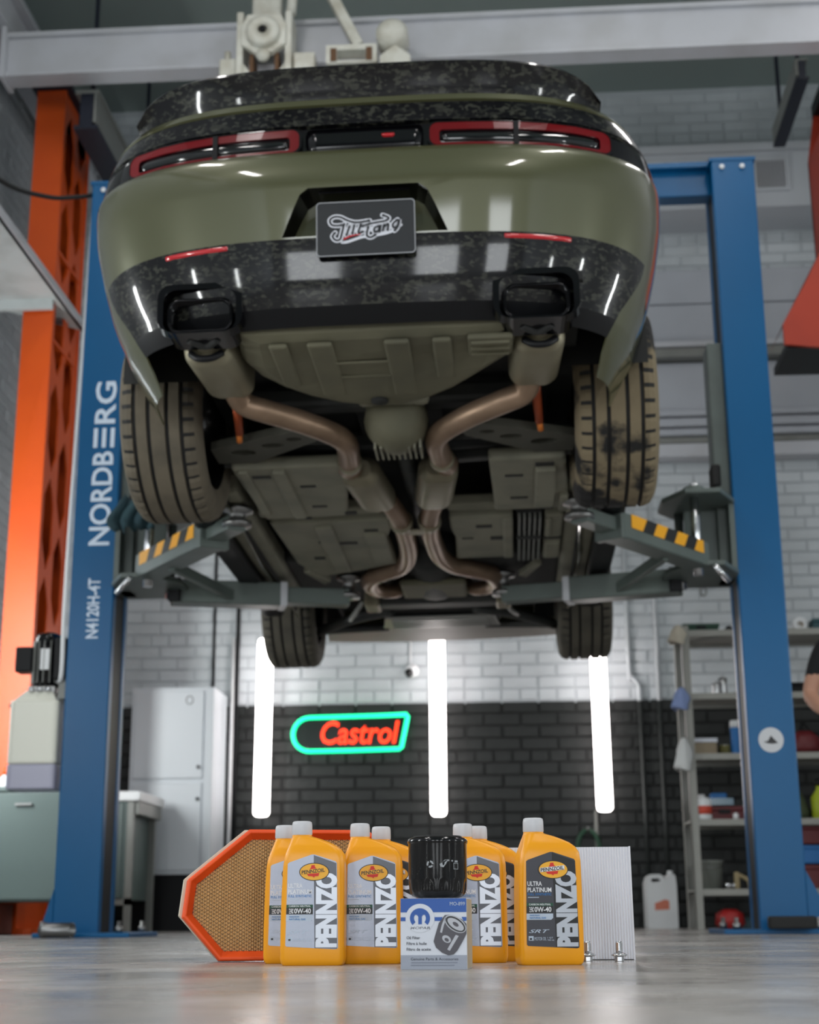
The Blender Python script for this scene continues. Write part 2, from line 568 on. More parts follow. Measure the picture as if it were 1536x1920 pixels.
# ---- overhead crane: white girder, runways, hoist
cr = empty('crane_girder', (0, 8.0, 5.06))
tag(cr, 'long white steel crane girder spanning the hall above the car', 'crane girder')
MB().bb((-2.58, -.07, .0), (4.5, .07, .025)).build('bottom_flange', STEEL_W, cr)
MB().bb((-2.58, -.04, .025), (4.5, .04, .27)).build('web', STEEL_W, cr)
MB().bb((-2.58, -.07, .27), (4.5, .07, .30)).build('top_flange', STEEL_W, cr)
MB().bb((-2.60, -.10, -.02), (-2.57, .10, .33)).build('end_plate', STEEL_W, cr)
ry = empty('runway_beam', (-2.66, 5.0, 5.40))
tag(ry, 'white runway beam running along the top of the left wall', 'beam')
MB().bb((-.09, -5, 0), (.09, 5.45, .03)).build('bottom_flange', STEEL_W, ry)
MB().bb((-.03, -5, .03), (.03, 5.45, .3)).build('web', STEEL_W, ry)
MB().bb((-.09, -5, .3), (.09, 5.45, .33)).build('top_flange', STEEL_W, ry)
NAVY = mat('dark_blue_steel', (22, 28, 44), 0.5)
for sx, lab, xx, yy, zz, ln, sc in ((-1, 'dark steel runway rail beside the left orange column top', -2.12, 8.15, 5.05, 1.6, 1.0), (1, 'dark steel runway rail at the upper right corner', 2.42, 8.8, 5.47, .9, .55)):
    r = empty('runway_rail', (xx, yy, zz))
    tag(r, lab, 'rail')
    MB().bb((-.04 * sc, 0, -.22 * sc), (.04 * sc, ln, .0)).build('web', NAVY, r)
    MB().bb((-.075 * sc, 0, -.245 * sc), (.075 * sc, ln, -.22 * sc)).build('bottom_flange', NAVY, r)
    MB().bb((-.075 * sc, 0, .0), (.075 * sc, ln, .025 * sc)).build('top_flange', STEEL_G, r)
    MB().bb((.045 * sc if sx < 0 else -.075 * sc, 0, -.2 * sc), (.06 * sc if sx < 0 else -.045 * sc, ln, .0)).build('cover_strip', STEEL_G, r)
    for yh in (.12, ln - .12):
        MB().bb((-.012, yh - .012, .02 * sc), (.012, yh + .012, ZC - zz)).build('hanger', NAVY, r)

CREAM = mat('cream_machine_paint', (206, 206, 196), 0.45, var=(9, .5, (150, 140, 116)))
RUST = mat('rusty_brown', (96, 66, 40), 0.7)
h = empty('chain_hoist', (-.94, 7.82, 4.93))
tag(h, 'white electric hoist trolley hanging on the crane girder', 'hoist')
MB().prism([(-.135, .13), (-.135, .25), (-.1, .33), (.1, .33), (.135, .25), (.135, .13), (.05, .07), (-.05, .07)], .05, T(0, -.07, 0) @ FRONT).build('face_plate', CREAM, h, .008)
MB().lathe([(.1, 0), (.1, .03), (.085, .04), (.03, .045), (.03, .02)], 28, T(0, -.12, .2) @ FRONT).build('hub', CREAM, h)
MB().lathe([(.018, 0), (.018, .05), (0, .05)], 14, T(0, -.12, .2) @ FRONT).build('axle_hole', BLACK_P, h)
MB().lathe([(.0, 0), (.04, 0), (.04, .03), (.0, .035)], 18, T(0, -.1, .055) @ FRONT).build('lower_pin', CREAM, h)
for s in (-1, 1):
    MB().bb((s * .145 - .02, -.1, -.1), (s * .145 + .02, .1, .36)).build('side_cheek', CREAM, h, .006)
    MB().bb((s * .075 - .012, -.08, -.05), (s * .075 + .012, .06, .09)).build('spring_guide', RUST, h)
    MB().beam((s * .05, -.06, -.1), (s * .14, -.06, .02), .03, .03).build('brace', CREAM, h)
MB().tube([(-.13, -.06, .0), (-.09, -.06, -.07), (0, -.06, -.1), (.09, -.06, -.07), (.13, -.06, .0)], .022, 10).build('hook_yoke', CREAM, h)
MB().bb((-.27, -.07, -.08), (-.17, .05, .07)).build('limit_switch', CREAM, h, .01)
MB().tube([(-.23, -.02, .07), (-.23, -.02, .14)], .02, 10, 1).build('switch_stem', CREAM, h)
MB().bb((-.09, -.03, .34), (.09, .09, .62)).build('upper_gearbox', CREAM, h, .02)
MB().tube([(.15, -.05, .36), (.17, -.05, .6)], .03, 10, 1).build('cable_guide', CREAM, h)
MB().bb((.17, -.06, -.1), (.3, .04, .1)).build('bracket_block', CREAM, h, .01)
MB().beam((.33, -.03, .62), (.56, -.03, .13), .085, .06).build('diagonal_strut', CREAM, h, .006)
fr = shape2d('drum_frame', [rrect(.3, .12, .008, 2), rrect(.17, .07, .005, 2, (0.0, -.01))], .1, T(.52, 0, .05) @ FRONT, CREAM, h, .003)
for s in (-1, 1):
    MB().bb((.52 + s * .105 - .018, -.107, .0), (.52 + s * .105 + .018, -.098, .085)).build('rust_strip', RUST, h)
MB().lathe([(0, 0), (.075, .0), (.095, .02), (.095, .16), (.06, .2), (0, .2)], 24, T(.76, .05, .17) @ FRONT).build('motor_drum', CREAM, h)
MB().prism([(-.09, -.09), (.09, -.09), (.09, -.03), (0, .04), (-.09, -.03)], .12, T(.78, -.01, .04) @ FRONT).build('motor_foot', CREAM, h, .008)

# ---- orange castellated columns
def hexhole(cx, cz, w, hh, sk=0.0):
    return [(cx - w / 2, cz - hh * .22), (cx, cz - hh / 2), (cx + w / 2, cz - hh * .28), (cx + w / 2, cz + hh * .22), (cx, cz + hh / 2), (cx - w / 2, cz + hh * .28)]


oc = empty('orange_column', (-2.36, 8.5, 0))
tag(oc, 'tall orange steel column with angular cut-outs beside the left wall', 'column')
MB().bb((-.19, -.025, 0), (0, 0, 5.28)).build('front_flange', ORANGE_P, oc)
holes = []
for k in range(8):
    holes.append(hexhole(.145, .55 + k * .62, .19, .58))
    holes.append(hexhole(.385, .86 + k * .62, .19, .58))
shape2d('perforated_web', [[(0, 0), (.53, 0), (.53, 5.28), (0, 5.28)]] + holes, .012, T(-.02, 0, 0) @ SIDE, ORANGE_P, oc)
MB().bb((-.19, .01, .03), (-.178, .53, 5.28)).build('rear_web', NAVY, oc)  # painted dark for the unlit inside behind the holes
MB().bb((-.19, .53, 0), (0, .555, 5.28)).build('rear_flange', ORANGE_P, oc)
MB().bb((-.26, -.08, 0), (.07, .62, .03)).build('base_plate', ORANGE_P, oc)
MB().bb((-.22, -.05, 5.28), (.04, .58, 5.31)).build('cap_plate', NAVY, oc)
for zz in (3.55, 4.15):
    MB().bb((-.17, 0.0, zz), (.0, .5, zz + .02)).build('diaphragm', ORANGE_P, oc)

ORANGE_SHADED = mat('rust_red_paint', (168, 48, 18), .5, var=(2, .5, (140, 36, 16)))  # shaded copy of the column orange, dimness put into the colour
ob = empty('orange_bracket', (2.70, 8.22, 3.26)); ob.scale = (.9, .9, .9)
tag(ob, 'orange steel bracket arm hanging at the upper right edge', 'bracket')
oy = .02
MB().prism([(-.36, 1.55), (-.30, 1.90), (.25, 1.90), (.25, -.05), (-.3, -.05), (-.72, .0), (-.72, .14), (-.56, .42), (-.36, .80)], .03, T(0, 0, 0) @ FRONT).build('side_plate', ORANGE_SHADED, ob)
MB().prism([(-.36, 1.55), (-.30, 1.90), (.25, 1.90), (.25, .2), (-.2, .55), (-.30, .45), (-.60, .14), (-.56, .42), (-.36, .80)], .03, T(0, .5, 0) @ FRONT).build('side_plate', ORANGE_SHADED, ob)
MB().add([(-.72, -.02, .14), (-.72, .5, .14), (-.36, .5, .80), (-.36, -.02, .80)], [(0, 1, 2, 3)]).add([(-.36, -.02, .8), (-.36, .5, .8), (-.36, .5, 1.55), (-.36, -.02, 1.55)], [(0, 1, 2, 3)]).build('edge_plate', ORANGE_SHADED, ob)
MB().bb((-.70, 0, -.02), (.2, .5, .03)).build('foot_plate', BLACK_P, ob)
MB().bb((-.30, -.02, 1.90), (.25, .52, 2.0)).build('top_block', BLACK_P, ob)

# ---- white wall shelf on the left, cable, conduits
sh = empty('wall_shelf', (-2.3, 5.0, 3.79))
tag(sh, 'white box shelf along the left wall seen from below', 'shelf')
SHELF = mat('shelf_paint', (206, 212, 212), 0.55, var=(6, .5, (176, 182, 180)))
MB().bb((XL + 2.3 + .01, 0, 0), (0, 3.45, .035)).build('bottom_board', SHELF, sh)
MB().bb((-.02, 0, .0), (.012, 3.98, .05)).build('edge_rail', STEEL_W, sh)
MB().add([(-.54, 3.45, 0), (0, 3.95, 0), (0, 3.95, .035), (-.54, 3.45, .035), (0, 3.45, .035), (0, 3.45, 0)], [(0, 1, 5), (3, 4, 2), (0, 3, 2, 1)]).build('corner_gusset', SHELF, sh)
MB().bb((-.5, 3.42, -.06), (-.05, 3.45, 0)).build('support_angle', SHELF, sh)
MB().bb((-.52, 3.0, -.3), (-.45, 3.12, 0)).build('bracket', STEEL_G, sh, .006)
tag(MB().tube([(-2.275, 5.5, 3.86), (-2.18, 5.95, 3.62), (-1.98, 6.4, 3.53), (-1.84, 6.68, 3.58), (-1.75, 6.85, 3.66), (-1.672, 6.93, 3.71)], .012, 8).build('power_cable', RUBBER), 'black cable slung from the left wall to the blue column top', 'cable')


def wallpipe(name, pts, r, m_, lab, cat):
    return tag(MB().tube(pts, r, 10, 1 if len(pts) < 3 else 4).build(name, m_), lab, cat)


yw = YB - .03
wallpipe('conduit', [(-1.56 - .13 + .0, YB - .012, 1.62), (-1.69, YB - .012, 3.24)], .011, BLACK_P, 'thin dark cable running down the back wall beside the white cabinet', 'cable')
wallpipe('conduit', [(-1.515, yw, 0), (-1.515, yw, 3.24)], .013, BLACK_P, 'thicker dark cable down the back wall left of the first light tube', 'cable')
wallpipe('conduit', [(-1.545, yw, .3), (-1.545, yw, 2.02)], .014, WHITE_PL, 'short white conduit just left of the first light tube', 'pipe')
PIPE_D = mat('dark_painted_pipe', (40, 44, 43), .45)
e = empty('water_pipe', (0, 0, 0)); e.location = (1.26, yw, 0); tag(e, 'white pipe with a kink running down right of the third light tube', 'pipe')
MB().tube([(0, 0, 2.7), (0, 0, 1.75), (.01, 0, 1.70), (.055, 0, 1.65), (.065, 0, 1.60), (.065, 0, 1.525)], .015, 10, 4).build('upper_run', WHITE_BRICK, e)
MB().tube([(.065, 0, 1.525), (.07, 0, .05)], .015, 10, 1).build('lower_run', PIPE_D, e)
e = empty('water_pipe', (1.46, yw, 0)); tag(e, 'straight white pipe on the back wall just left of the shelving', 'pipe')
MB().tube([(0, 0, 3.2), (0, 0, 1.525)], .015, 10, 1).build('upper_run', WHITE_BRICK, e)
MB().tube([(0, 0, 1.525), (0, 0, .05)], .015, 10, 1).build('lower_run', PIPE_D, e)
wallpipe('conduit', [(.99, yw, 0.0), (.99, yw, .78)], .012, STEEL_G, 'grey conduit below the third light tube', 'pipe')

# ---- three light tubes on the back wall
TUBE = mat('tube_light', (255, 248, 246), 0.4, emit=((255, 246, 244), 12.0))
for x, z0, z1, tilt, lab in ((-1.295, .75, 1.985, .4, 'leftmost of the three upright light tubes, beside the neon sign'), (-.078, .74, 1.975, 0, 'middle upright light tube on the dark back wall'), (1.045, .76, 1.99, -.4, 'rightmost upright light tube, below the front wheel')):
    e = empty('light_tube', (x, YB - .012, z0))
    e.rotation_euler = (0, rad(tilt), 0)
    tag(e, lab, 'tube light', 'upright light tubes on the back wall')
    hh = z1 - z0
    MB().bb((-.03, -.15, .02), (.03, -.13, hh - .02)).build('back_channel', WHITE_PL, e)
    for zz in (.15, hh - .15):
        MB().bb((-.012, -.13, zz - .012), (.012, 0, zz + .012)).build('stand_off', STEEL_G, e)
    MB().prism(rrect(.106, hh, .03, 5, (0, hh / 2)), .05, T(0, -.15, 0) @ FRONT).build('diffuser', TUBE, e, .012)

# ---- neon sign
NGREEN = mat('neon_green', (30, 235, 160), 0.4, emit=((22, 232, 150), 2.6))
NRED = mat('neon_red', (255, 60, 20), 0.4, emit=((255, 52, 18), 2.4))
ns = empty('neon_sign', (-.70, YB - .05, 1.325))
tag(ns, 'glowing green outlined sign with red lettering on the dark wall', 'neon sign')
pts = [(-.285 + .118 * cos(a), 0.0, .118 * sin(a) - .003) for a in [rad(90 + 180 * k / 14) for k in range(15)]]
pts += [(.0, 0, -.119), (.345, 0, -.112), (.36, 0, -.10), (.405, 0, .115), (.398, 0, .128), (.2, 0, .122)]
MB().tube(pts, .0155, 10, 1, closed=True).build('outline_tube', NGREEN, ns)
text('lettering', 'Castrol', (-.205, -.075, .345, .085), T(0, .0, 0) @ FRONT, NRED, ns, depth=.012, shear=.22, bold=.012)
MB().prism([(-.38, -.12), (.36, -.12), (.41, .13), (-.38, .13)], .004, T(0, .03, 0) @ FRONT).build('backing_board', mat('dark_acrylic', (20, 30, 26), 0.2), ns)
for s in (-.3, .3):
    MB().tube([(s, .0, -.1), (s, .05, -.1)], .006, 6, 1).build('standoff', STEEL, ns)

# ---- little wall camera
cc = empty('security_camera', (-.275, YB - .01, 1.75))
tag(cc, 'small white dome camera with black lens on the white bricks', 'camera')
MB().lathe([(0, 0), (.05, 0), (.05, .03), (.035, .05), (0, .055)], 18, T(.012, 0, 0.012) @ FRONT).build('housing', WHITE_PL, cc)
MB().lathe([(0, 0), (.03, 0), (.028, .03), (0, .034)], 16, T(-.008, -.045, -.008) @ FRONT).build('lens', BLACK_G, cc)
MB().tube([(0, -.01, .05), (0, -.01, .35)], .008, 6, 1).build('cable', WHITE_PL, cc)
tag(MB().tube([(2.06 - .25 + .02 * cos(a), YB - .015, 2.3 + .035 * sin(a)) for a in [2 * pi * k / 14 for k in range(14)]], .005, 6, 1, closed=True).build('wall_ring', STEEL_G), 'small grey ring on the white wall above the shelving', 'ring')
# green hose hung below the third tube
hs = empty('garden_hose', (.93, YB - .02, .62))
tag(hs, 'green hose looped on a wall hook below the third light tube', 'hose')
GREEN_H = mat('green_hose', (24, 66, 44), 0.5)
MB().tube([(.0 + (.07 + .004 * k) * cos(a), -.05 - .001 * k, -.10 + (.12 + .004 * k) * sin(a)) for k in range(3) for a in [2 * pi * j / 20 for j in range(20)]], .011, 8, 1).build('coil', GREEN_H, hs)
MB().tube([(0, 0, .02), (0, -.07, .02), (0, -.08, .045)], .008, 8).build('hook', STEEL, hs)
# ------------------------------------------------------------------ two post lift
LIFT_Y = 6.95
lift = empty('car_lift', (.02, LIFT_Y, 0))
tag(lift, 'blue two post car lift with grey swing arms under the car', 'car lift')
ARM_G = mat('arm_grey_paint', (88, 98, 94), 0.42, var=(6, .5, (70, 78, 74)))
YEL = mat('hazard_yellow', (232, 164, 20), 0.45)
BLK = mat('hazard_black', (24, 25, 26), 0.45)
HC = 3.735
for s in (-1, 1):
    prof = [(1.68, -.1), (1.68, .18), (1.47, .18), (1.47, .12), (1.485, .12), (1.485, .165), (1.665, .165), (1.665, -.085), (1.485, -.085), (1.485, -.04), (1.47, -.04), (1.47, -.1)]
    col = MB().prism([(s * x, y) for x, y in prof], HC).build('column', LIFT_BLUE, lift, .006)
    col['label'] = 'blue post with white lettering' if s < 0 else 'blue post with round white sticker'
    MB().bb((s * 1.30, -.2, 0), (s * 1.74, .35, .02)).build('base_plate', LIFT_BLUE, col, .004)
    ex = 1.735 if s < 0 else 1.80
    zt = .21 if s < 0 else .27
    MB().prism([(s * 1.68, 0), (s * ex, 0), (s * ex, .03), (s * 1.68, zt)], .012, T(0, -.088, 0) @ FRONT).build('gusset', LIFT_BLUE, col)
    MB().prism([(s * 1.68, 0), (s * ex, 0), (s * ex, .03), (s * 1.68, zt)], .012, T(0, .17, 0) @ FRONT).build('gusset', LIFT_BLUE, col)
    MB().bb((s * 1.475, -.04, .02), (s * 1.655, .12, 3.6)).build('slide_channel', BLACK_P, col)
    for (bx, by) in ((1.36, -.15), (1.36, .28), (1.71, -.15), (1.71, .28)):
        MB().lathe([(0, .02), (.018, .02), (.018, .045), (.01, .05), (.01, .07), (0, .07)], 6, T(s * bx, by, 0)).build('anchor_bolt', STEEL, col)
    MB().bb((s * 1.46, -.105, 3.725), (s * 1.69, .185, 3.745)).build('cap', LIFT_BLUE, col, .004)
    for bx in (1.52, 1.62):
        MB().lathe([(0, 0), (.013, 0), (.013, .008), (0, .01)], 10, T(s * bx, -.105, 3.69) @ FRONT).build('bolt_head', WHITE_PL, col)
    # carriage and yoke
    ca = MB().bb((s * 1.40, -.035, 1.60), (s * 1.60, .115, 2.78)).build('carriage', ARM_G, lift, .006)
    MB().bb((s * 1.385, -.05, 2.05), (s * 1.43, .05, 2.16)).build('door_bumper', RUBBER, ca, .012)
    yk = [(1.47, -.14), (1.47, .16), (1.22, .16), (1.13, .04), (1.13, -.16), (1.22, -.33), (1.38, -.33)]
    for z in (1.60, 1.94):
        MB().prism([(s * x, y) for x, y in yk], .022, T(0, 0, z)).build('yoke_plate', ARM_G, ca, .004)
    MB().bb((s * 1.445, -.12, 1.61), (s * 1.47, .14, 1.95)).build('yoke_web', ARM_G, ca)
    MB().bb((s * 1.25, .0, 1.62), (s * 1.45, .02, 1.94)).build('yoke_rib', ARM_G, ca)
    for (px, py) in ((1.27, -.25), (1.23, .05)):
        MB().tube([(s * px, py, 1.57), (s * px, py, 2.0)], .022, 14, 1).build('pivot_pin', CHROME, ca)
        MB().lathe([(0, 0), (.05, 0), (.05, .02), (.03, .03), (0, .03)], 16, T(s * px, py, 1.962)).build('pin_collar', ARM_G, ca)
    MB().tube([(s * 1.33, -.34, 1.60), (s * 1.40, -.30, 1.53)], .013, 8, 1).build('release_rod', CHROME, ca)
    # rear arm
    a, b = Vector((s * 1.27, -.27, 1.655)), Vector((s * .84, -.89, 1.645))
    dd = (b - a).normalized()
    nn = Vector((s * .82, -.57, 0)).normalized()
    arm = MB().beam(a, b, .12, .11).build('swing_arm', ARM_G, lift, .008)
    tip = b + dd * .25
    MB().beam(b - dd * .1, tip, .085, .06).build('extension', ARM_G, arm, .006)
    MB().beam(b - dd * .01, b + dd * .03, .135, .125).build('stage_collar', ARM_G, arm, .006)
    MB().lathe([(.0, 0), (.06, 0), (.06, .02), (.035, .025), (.035, .055), (.065, .06), (.065, .08), (0, .08)], 20, T(tip.x, tip.y, 1.625)).build('lift_pad', STEEL, arm)
    L = (b - a).length
    w = dd if s < 0 else -dd
    o = (a + dd * .06) + nn * .0615 + Vector((0, 0, -.005)) if s < 0 else (a + dd * (L - .06)) + nn * .0615 + Vector((0, 0, -.005))
    Ms = Matrix((w, Vector((0, 0, 1)), w.cross(Vector((0, 0, 1))))).transposed().to_4x4()
    Ms.translation = o
    if Ms.to_3x3() @ Vector((0, 0, 1)) @ nn < 0:
        pass
    n_st = 7; st = (L - .12) / n_st
    for k in range(n_st):
        MB().prism([(k * st, 0), ((k + 1) * st, 0), ((k + 1) * st + .04 * (k < n_st - 1), .058), (k * st + .04 * (k > 0), .058)], .0015, Ms).build('hazard_stripe', YEL if k % 2 == 0 else BLK, arm)
    # front arm
    a, b = Vector((s * 1.22, .02, 1.60)), Vector((s * .70, .16, 1.60))
    dd = (b - a).normalized()
    arm = MB().beam(a, b, .12, .115).build('swing_arm', ARM_G, lift, .008)
    tip = b + dd * .33
    MB().beam(b - dd * .12, tip, .09, .08).build('extension', ARM_G, arm, .006)
    MB().beam(b - dd * .015, b + dd * .02, .13, .122).build('stage_collar', STEEL_W, arm, .006)
    MB().lathe([(.0, 0), (.055, 0), (.055, .025), (.03, .03), (.03, .09), (.06, .095), (.06, .115), (0, .115)], 20, T(tip.x, tip.y, 1.60)).build('lift_pad', STEEL, arm)
    MB().beam((s * 1.10, -.50, 1.61), (s * .92, .08, 1.585), .03, .05).build('arm_restraint', ARM_G, arm, .004)
    MB().bb((s * 1.16, -.05, 1.545), (s * 1.22, .07, 1.66)).build('pivot_block', BLACK_P, arm, .006)
bm_ = MB().bb((-1.48, .02, 3.60), (1.48, .12, 3.76)).build('overhead_beam', LIFT_BLUE, lift, .006)
MB().bb((-1.48, -.03, 3.735), (1.48, .17, 3.765)).build('top_flange', LIFT_BLUE, bm_, .004)
MB().bb((-1.2, .0, 3.56), (1.2, .03, 3.62)).build('safety_bar_cover', LIFT_BLUE, bm_, .004)

# lettering and sticker
LETTER = mat('letter_white', (206, 220, 236), 0.5)
UP = Matrix(((0, -1, 0, 0), (0, 0, -1, 0), (1, 0, 0, 0), (0, 0, 0, 1)))
lc = [o for o in lift.children if o.name.startswith('column')][0]
rc = [o for o in lift.children if o.name.startswith('column')][1]
ML = T(-1.553, -.1005, 0) @ UP
text('lettering', 'NORDB', (1.812, -.052, 2.285, .052), ML, LETTER, lc, depth=.001, bold=.018)
for k in (-1, 0, 1):
    MB().bb((2.305, k * .042 - .010, 0), (2.405, k * .042 + .010, .001), ML).build('letter_bar', LETTER, lc)
text('lettering', 'RG', (2.428, -.052, 2.648, .052), ML, LETTER, lc, depth=.001, bold=.018)
text('model_lettering', 'N4120H-4T', (1.36, -.032, 1.65, .028), T(-1.567, -.1005, 0) @ UP, LETTER, lc, depth=.001, bold=.02)
st = MB().prism(disc(.056, 28), .001, T(1.570, -.1005, .84) @ FRONT).build('round_sticker', mat('sticker_white', (190, 192, 196), 0.5), rc)
MB().prism([(-.034, -.008), (-.014, -.004), (.0, .02), (.012, .006), (.03, -.014), (.006, -.018), (-.014, -.016)], .0006, T(1.570, -.1016, .84) @ FRONT).build('sticker_emblem', BLK, rc)

# hydraulic power unit on the left post
TANKM = mat('tank_plastic', (226, 226, 214), 0.35, spec=.4)
pu = MB().bb((-1.72, -.07, 1.08), (-1.68, .09, 1.36)).build('power_unit_bracket', STEEL_G, lift)
pu['label'] = 'hydraulic power unit with black motor and white tank'
MB().prism(rrect(.235, .2, .03, 4), .30, T(-1.825, 0, .775)).build('oil_tank', TANKM, pu, .012)
MB().prism(rrect(.235, .2, .03, 4), .115, T(-1.825, 0, .66)).build('oil_level', mat('tank_oil', (168, 168, 188), 0.35), pu, .008)
MB().add([(-.1, -.085, 0), (.1, -.085, 0), (.1, .085, 0), (-.1, .085, 0), (-.05, -.055, .05), (.07, -.055, .05), (.07, .055, .05), (-.05, .055, .05)], [(0, 1, 5, 4), (1, 2, 6, 5), (2, 3, 7, 6), (3, 0, 4, 7), (4, 5, 6, 7)], M=T(-1.825, 0, 1.075)).build('tank_shoulder', TANKM, pu)
MB().bb((-1.87, -.06, 1.105), (-1.74, .06, 1.145)).build('valve_block', STEEL, pu, .006)
for k in range(3):
    MB().lathe([(0, 0), (.013, 0), (.013, .02), (0, .02)], 8, T(-1.85 + k * .04, -.06, 1.125) @ FRONT).build('valve_plug', CHROME, pu)
MB().lathe([(0, 0), (.066, 0), (.066, .23), (.058, .25), (.03, .262), (0, .262)], 24, T(-1.80, 0, 1.145)).build('motor', BLACK_G, pu)
for k in range(7):
    a = rad(200 + k * 24)
    MB().beam((-1.80 + .068 * cos(a), .068 * sin(a), 1.16), (-1.80 + .068 * cos(a), .068 * sin(a), 1.36), .004, .012, up=(cos(a), sin(a), 0)).build('cooling_fin', STEEL_G, pu)
MB().bb((-1.815, -.072, 1.22), (-1.772, -.066, 1.32)).build('rating_label', WHITE_PL, pu)
MB().bb((-1.945, -.05, 1.215), (-1.865, .04, 1.335)).build('capacitor_box', BLACK_P, pu, .006)
MB().bb((-1.745, -.09, 1.17), (-1.69, .03, 1.37)).build('switch_box', BLACK_P, pu, .008)
MB().tube([(-1.86, -.03, 1.13), (-1.945, -.04, 1.06)], .009, 8, 1).build('lowering_lever', STEEL_W, pu)
MB().lathe([(0, -.012), (.012, -.006), (.012, .006), (0, .012)], 10, T(-1.95, -.04, 1.055)).build('lever_knob', BLACK_P, pu)
MB().tube([(-1.73, -.05, 1.16), (-1.70, -.1, 1.2), (-1.70, -.11, 1.5), (-1.71, -.06, 2.0), (-1.705, -.03, 2.7), (-1.70, 0, 3.6)], .010, 8).build('hydraulic_hose', WHITE_PL, pu)
MB().tube([(-1.72, .05, 1.15), (-1.69, .0, 1.25), (-1.72, -.06, 1.1), (-1.73, -.07, .98)], .008, 8).build('return_hose', STEEL, pu)

# rag on the left rear arm
RAG = mat('teal_cloth', (38, 62, 70), 0.9, var=(10, .5, (56, 84, 90)), bump=(60, .4))
rg = MB()
NU, NV = 22, 16
gv = []
rr = random.Random(4)
for j in range(NV + 1):
    for i in range(NU + 1):
        u, v = i / NU - .5, j / NV
        fold = .028 * sin(u * 21 + v * 2.0) * (.3 + v) + .012 * sin(u * 43 + 1.3)
        wdt = .24 * (.55 + .45 * sin(v * 2.4 + .3))
        drop = -.19 * max(0, v - .22) - .03 * abs(u) * (v > .2)
        y = -.02 + (.14 * (1 - v / .22) if v < .22 else 0) + fold
        gv.append((u * wdt + .02 * sin(v * 6), y, .035 * sin(min(v / .22, 1) * pi / 2 + .3) + drop + .01 * sin(u * 30)))
rg.add(gv, [(j * (NU + 1) + i, j * (NU + 1) + i + 1, (j + 1) * (NU + 1) + i + 1, (j + 1) * (NU + 1) + i) for j in range(NV) for i in range(NU)], smooth=True)
o = rg.build('rag', RAG)
o.location = (-1.25, 6.47, 1.90)
so = o.modifiers.new('thick', 'SOLIDIFY'); so.thickness = .004
tag(o, 'crumpled dark teal rag hanging at the left swing arm pivot', 'rag')
# steel pipe lying at the left post
tag(MB().lathe([(.027, 0), (.034, 0), (.034, .02), (.031, .025), (.031, .15), (.027, .15), (.027, 0)], 20, T(-1.645, 6.66, .034) @ RZ(-14) @ RY(90)).build('pipe_sleeve', STEEL), 'short dull steel pipe lying at the foot of the left post', 'pipe')
tag(MB().bb((1.50, 6.665, .021), (1.70, 6.735, .075)).build('rubber_block', RUBBER, None, .01), 'black rubber block lying at the foot of the right post', 'rubber block')
# ------------------------------------------------------------------ the car, local: x right, y forward from the rear axle, z up from the tyre bottoms
car = empty('muscle_car', (.02, 5.2, 1.495))
car.rotation_euler = (Matrix.Rotation(rad(-.8), 3, 'Y') @ Matrix.Rotation(rad(-.85), 3, 'X')).to_euler()
tag(car, 'olive green muscle car raised on the lift, seen from behind and below', 'car')
GREEN = mat('olive_car_paint', (77, 78, 51), 0.34, 0.3, coat=1.0)
CARBON = flake_mat('forged_carbon')
DUST = mat('dusty_olive_plastic', (98, 95, 76), 0.75, var=(4, .6, (72, 71, 58)), bump=(25, .15))
DUST2 = mat('dusty_grey_plastic', (128, 126, 110), 0.7, var=(5, .6, (98, 98, 86)), bump=(25, .15))
UNDER = mat('underbody_black', (30, 31, 31), 0.8, var=(6, .5, (42, 42, 38)))
EXH = mat('exhaust_steel', (146, 122, 102), 0.42, 0.65, var=(7, .6, (112, 92, 74)))
EXH2 = mat('muffler_steel', (138, 132, 112), 0.48, 0.55, var=(5, .5, (112, 104, 86)))
GLASS = mat('car_glass', (14, 17, 18), 0.06, coat=.5)
REDL = mat('red_lens', (104, 6, 14), 0.18, spec=.4)
REDB = mat('red_reflector', (176, 10, 24), 0.2, coat=1.0, emit=((150, 6, 16), .12))  # faint glow painted in; reflector and badge are no lamps

ROWS = [(.20, .74, -.66), (.24, .765, -.80), (.285, .79, -.90), (.325, .815, -.955), (.36, .84, -.99), (.372, .845, -1.0), (.40, .855, -1.012), (.45, .878, -1.03), (.50, .896, -1.042), (.54, .907, -1.049), (.575, .916, -1.055), (.62, .928, -1.064),
        (.68, .94, -1.076), (.73, .95, -1.086), (.752, .953, -1.09), (.79, .957, -1.088), (.835, .961, -1.080), (.862, .962, -1.068), (.874, .962, -1.052), (.878, .961, -1.018), (.925, .953, -1.016), (.970, .940, -1.014), (.974, .937, -1.034), (1.005, .922, -1.040), (1.030, .905, -1.044), (1.033, .902, -1.054), (1.050, .885, -1.056), (1.062, .86, -1.048), (1.074, .82, -1.02), (1.08, .77, -.985)]
YA, NE = -.36, 3.3


def zrow(z):
    for a, b in zip(ROWS, ROWS[1:]):
        if z <= b[0]:
            t = (z - a[0]) / (b[0] - a[0])
            t = max(0, t)
            return a[1] + (b[1] - a[1]) * t, a[2] + (b[2] - a[2]) * t
    return ROWS[-1][1:]


def ysurf(x, z):
    W, y0 = zrow(z)
    q = min(abs(x) / W, .999)
    return YA - (YA - y0) * (1 - q ** NE) ** (1 / NE)


NT = 44
THS = [pi / 2 * k / NT for k in range(NT + 1)]


def plan_pt(row, th):
    z, W, y0 = row
    return (W * sin(th) ** (2 / NE) if th > 0 else 0.0, YA - (YA - y0) * max(cos(th), 0) ** (2 / NE), z)


# theta samples: denser x near the middle too
XF = [0, .06, .12, .18, .24, .30, .36, .42, .48, .54, .60, .66, .72, .77, .81, .845, .875, .90, .92, .938, .953, .965, .975, .983, .989, .994, .9975, 1.0]
TH = [math.asin(q ** (NE / 2)) for q in XF]
NC = len(TH)


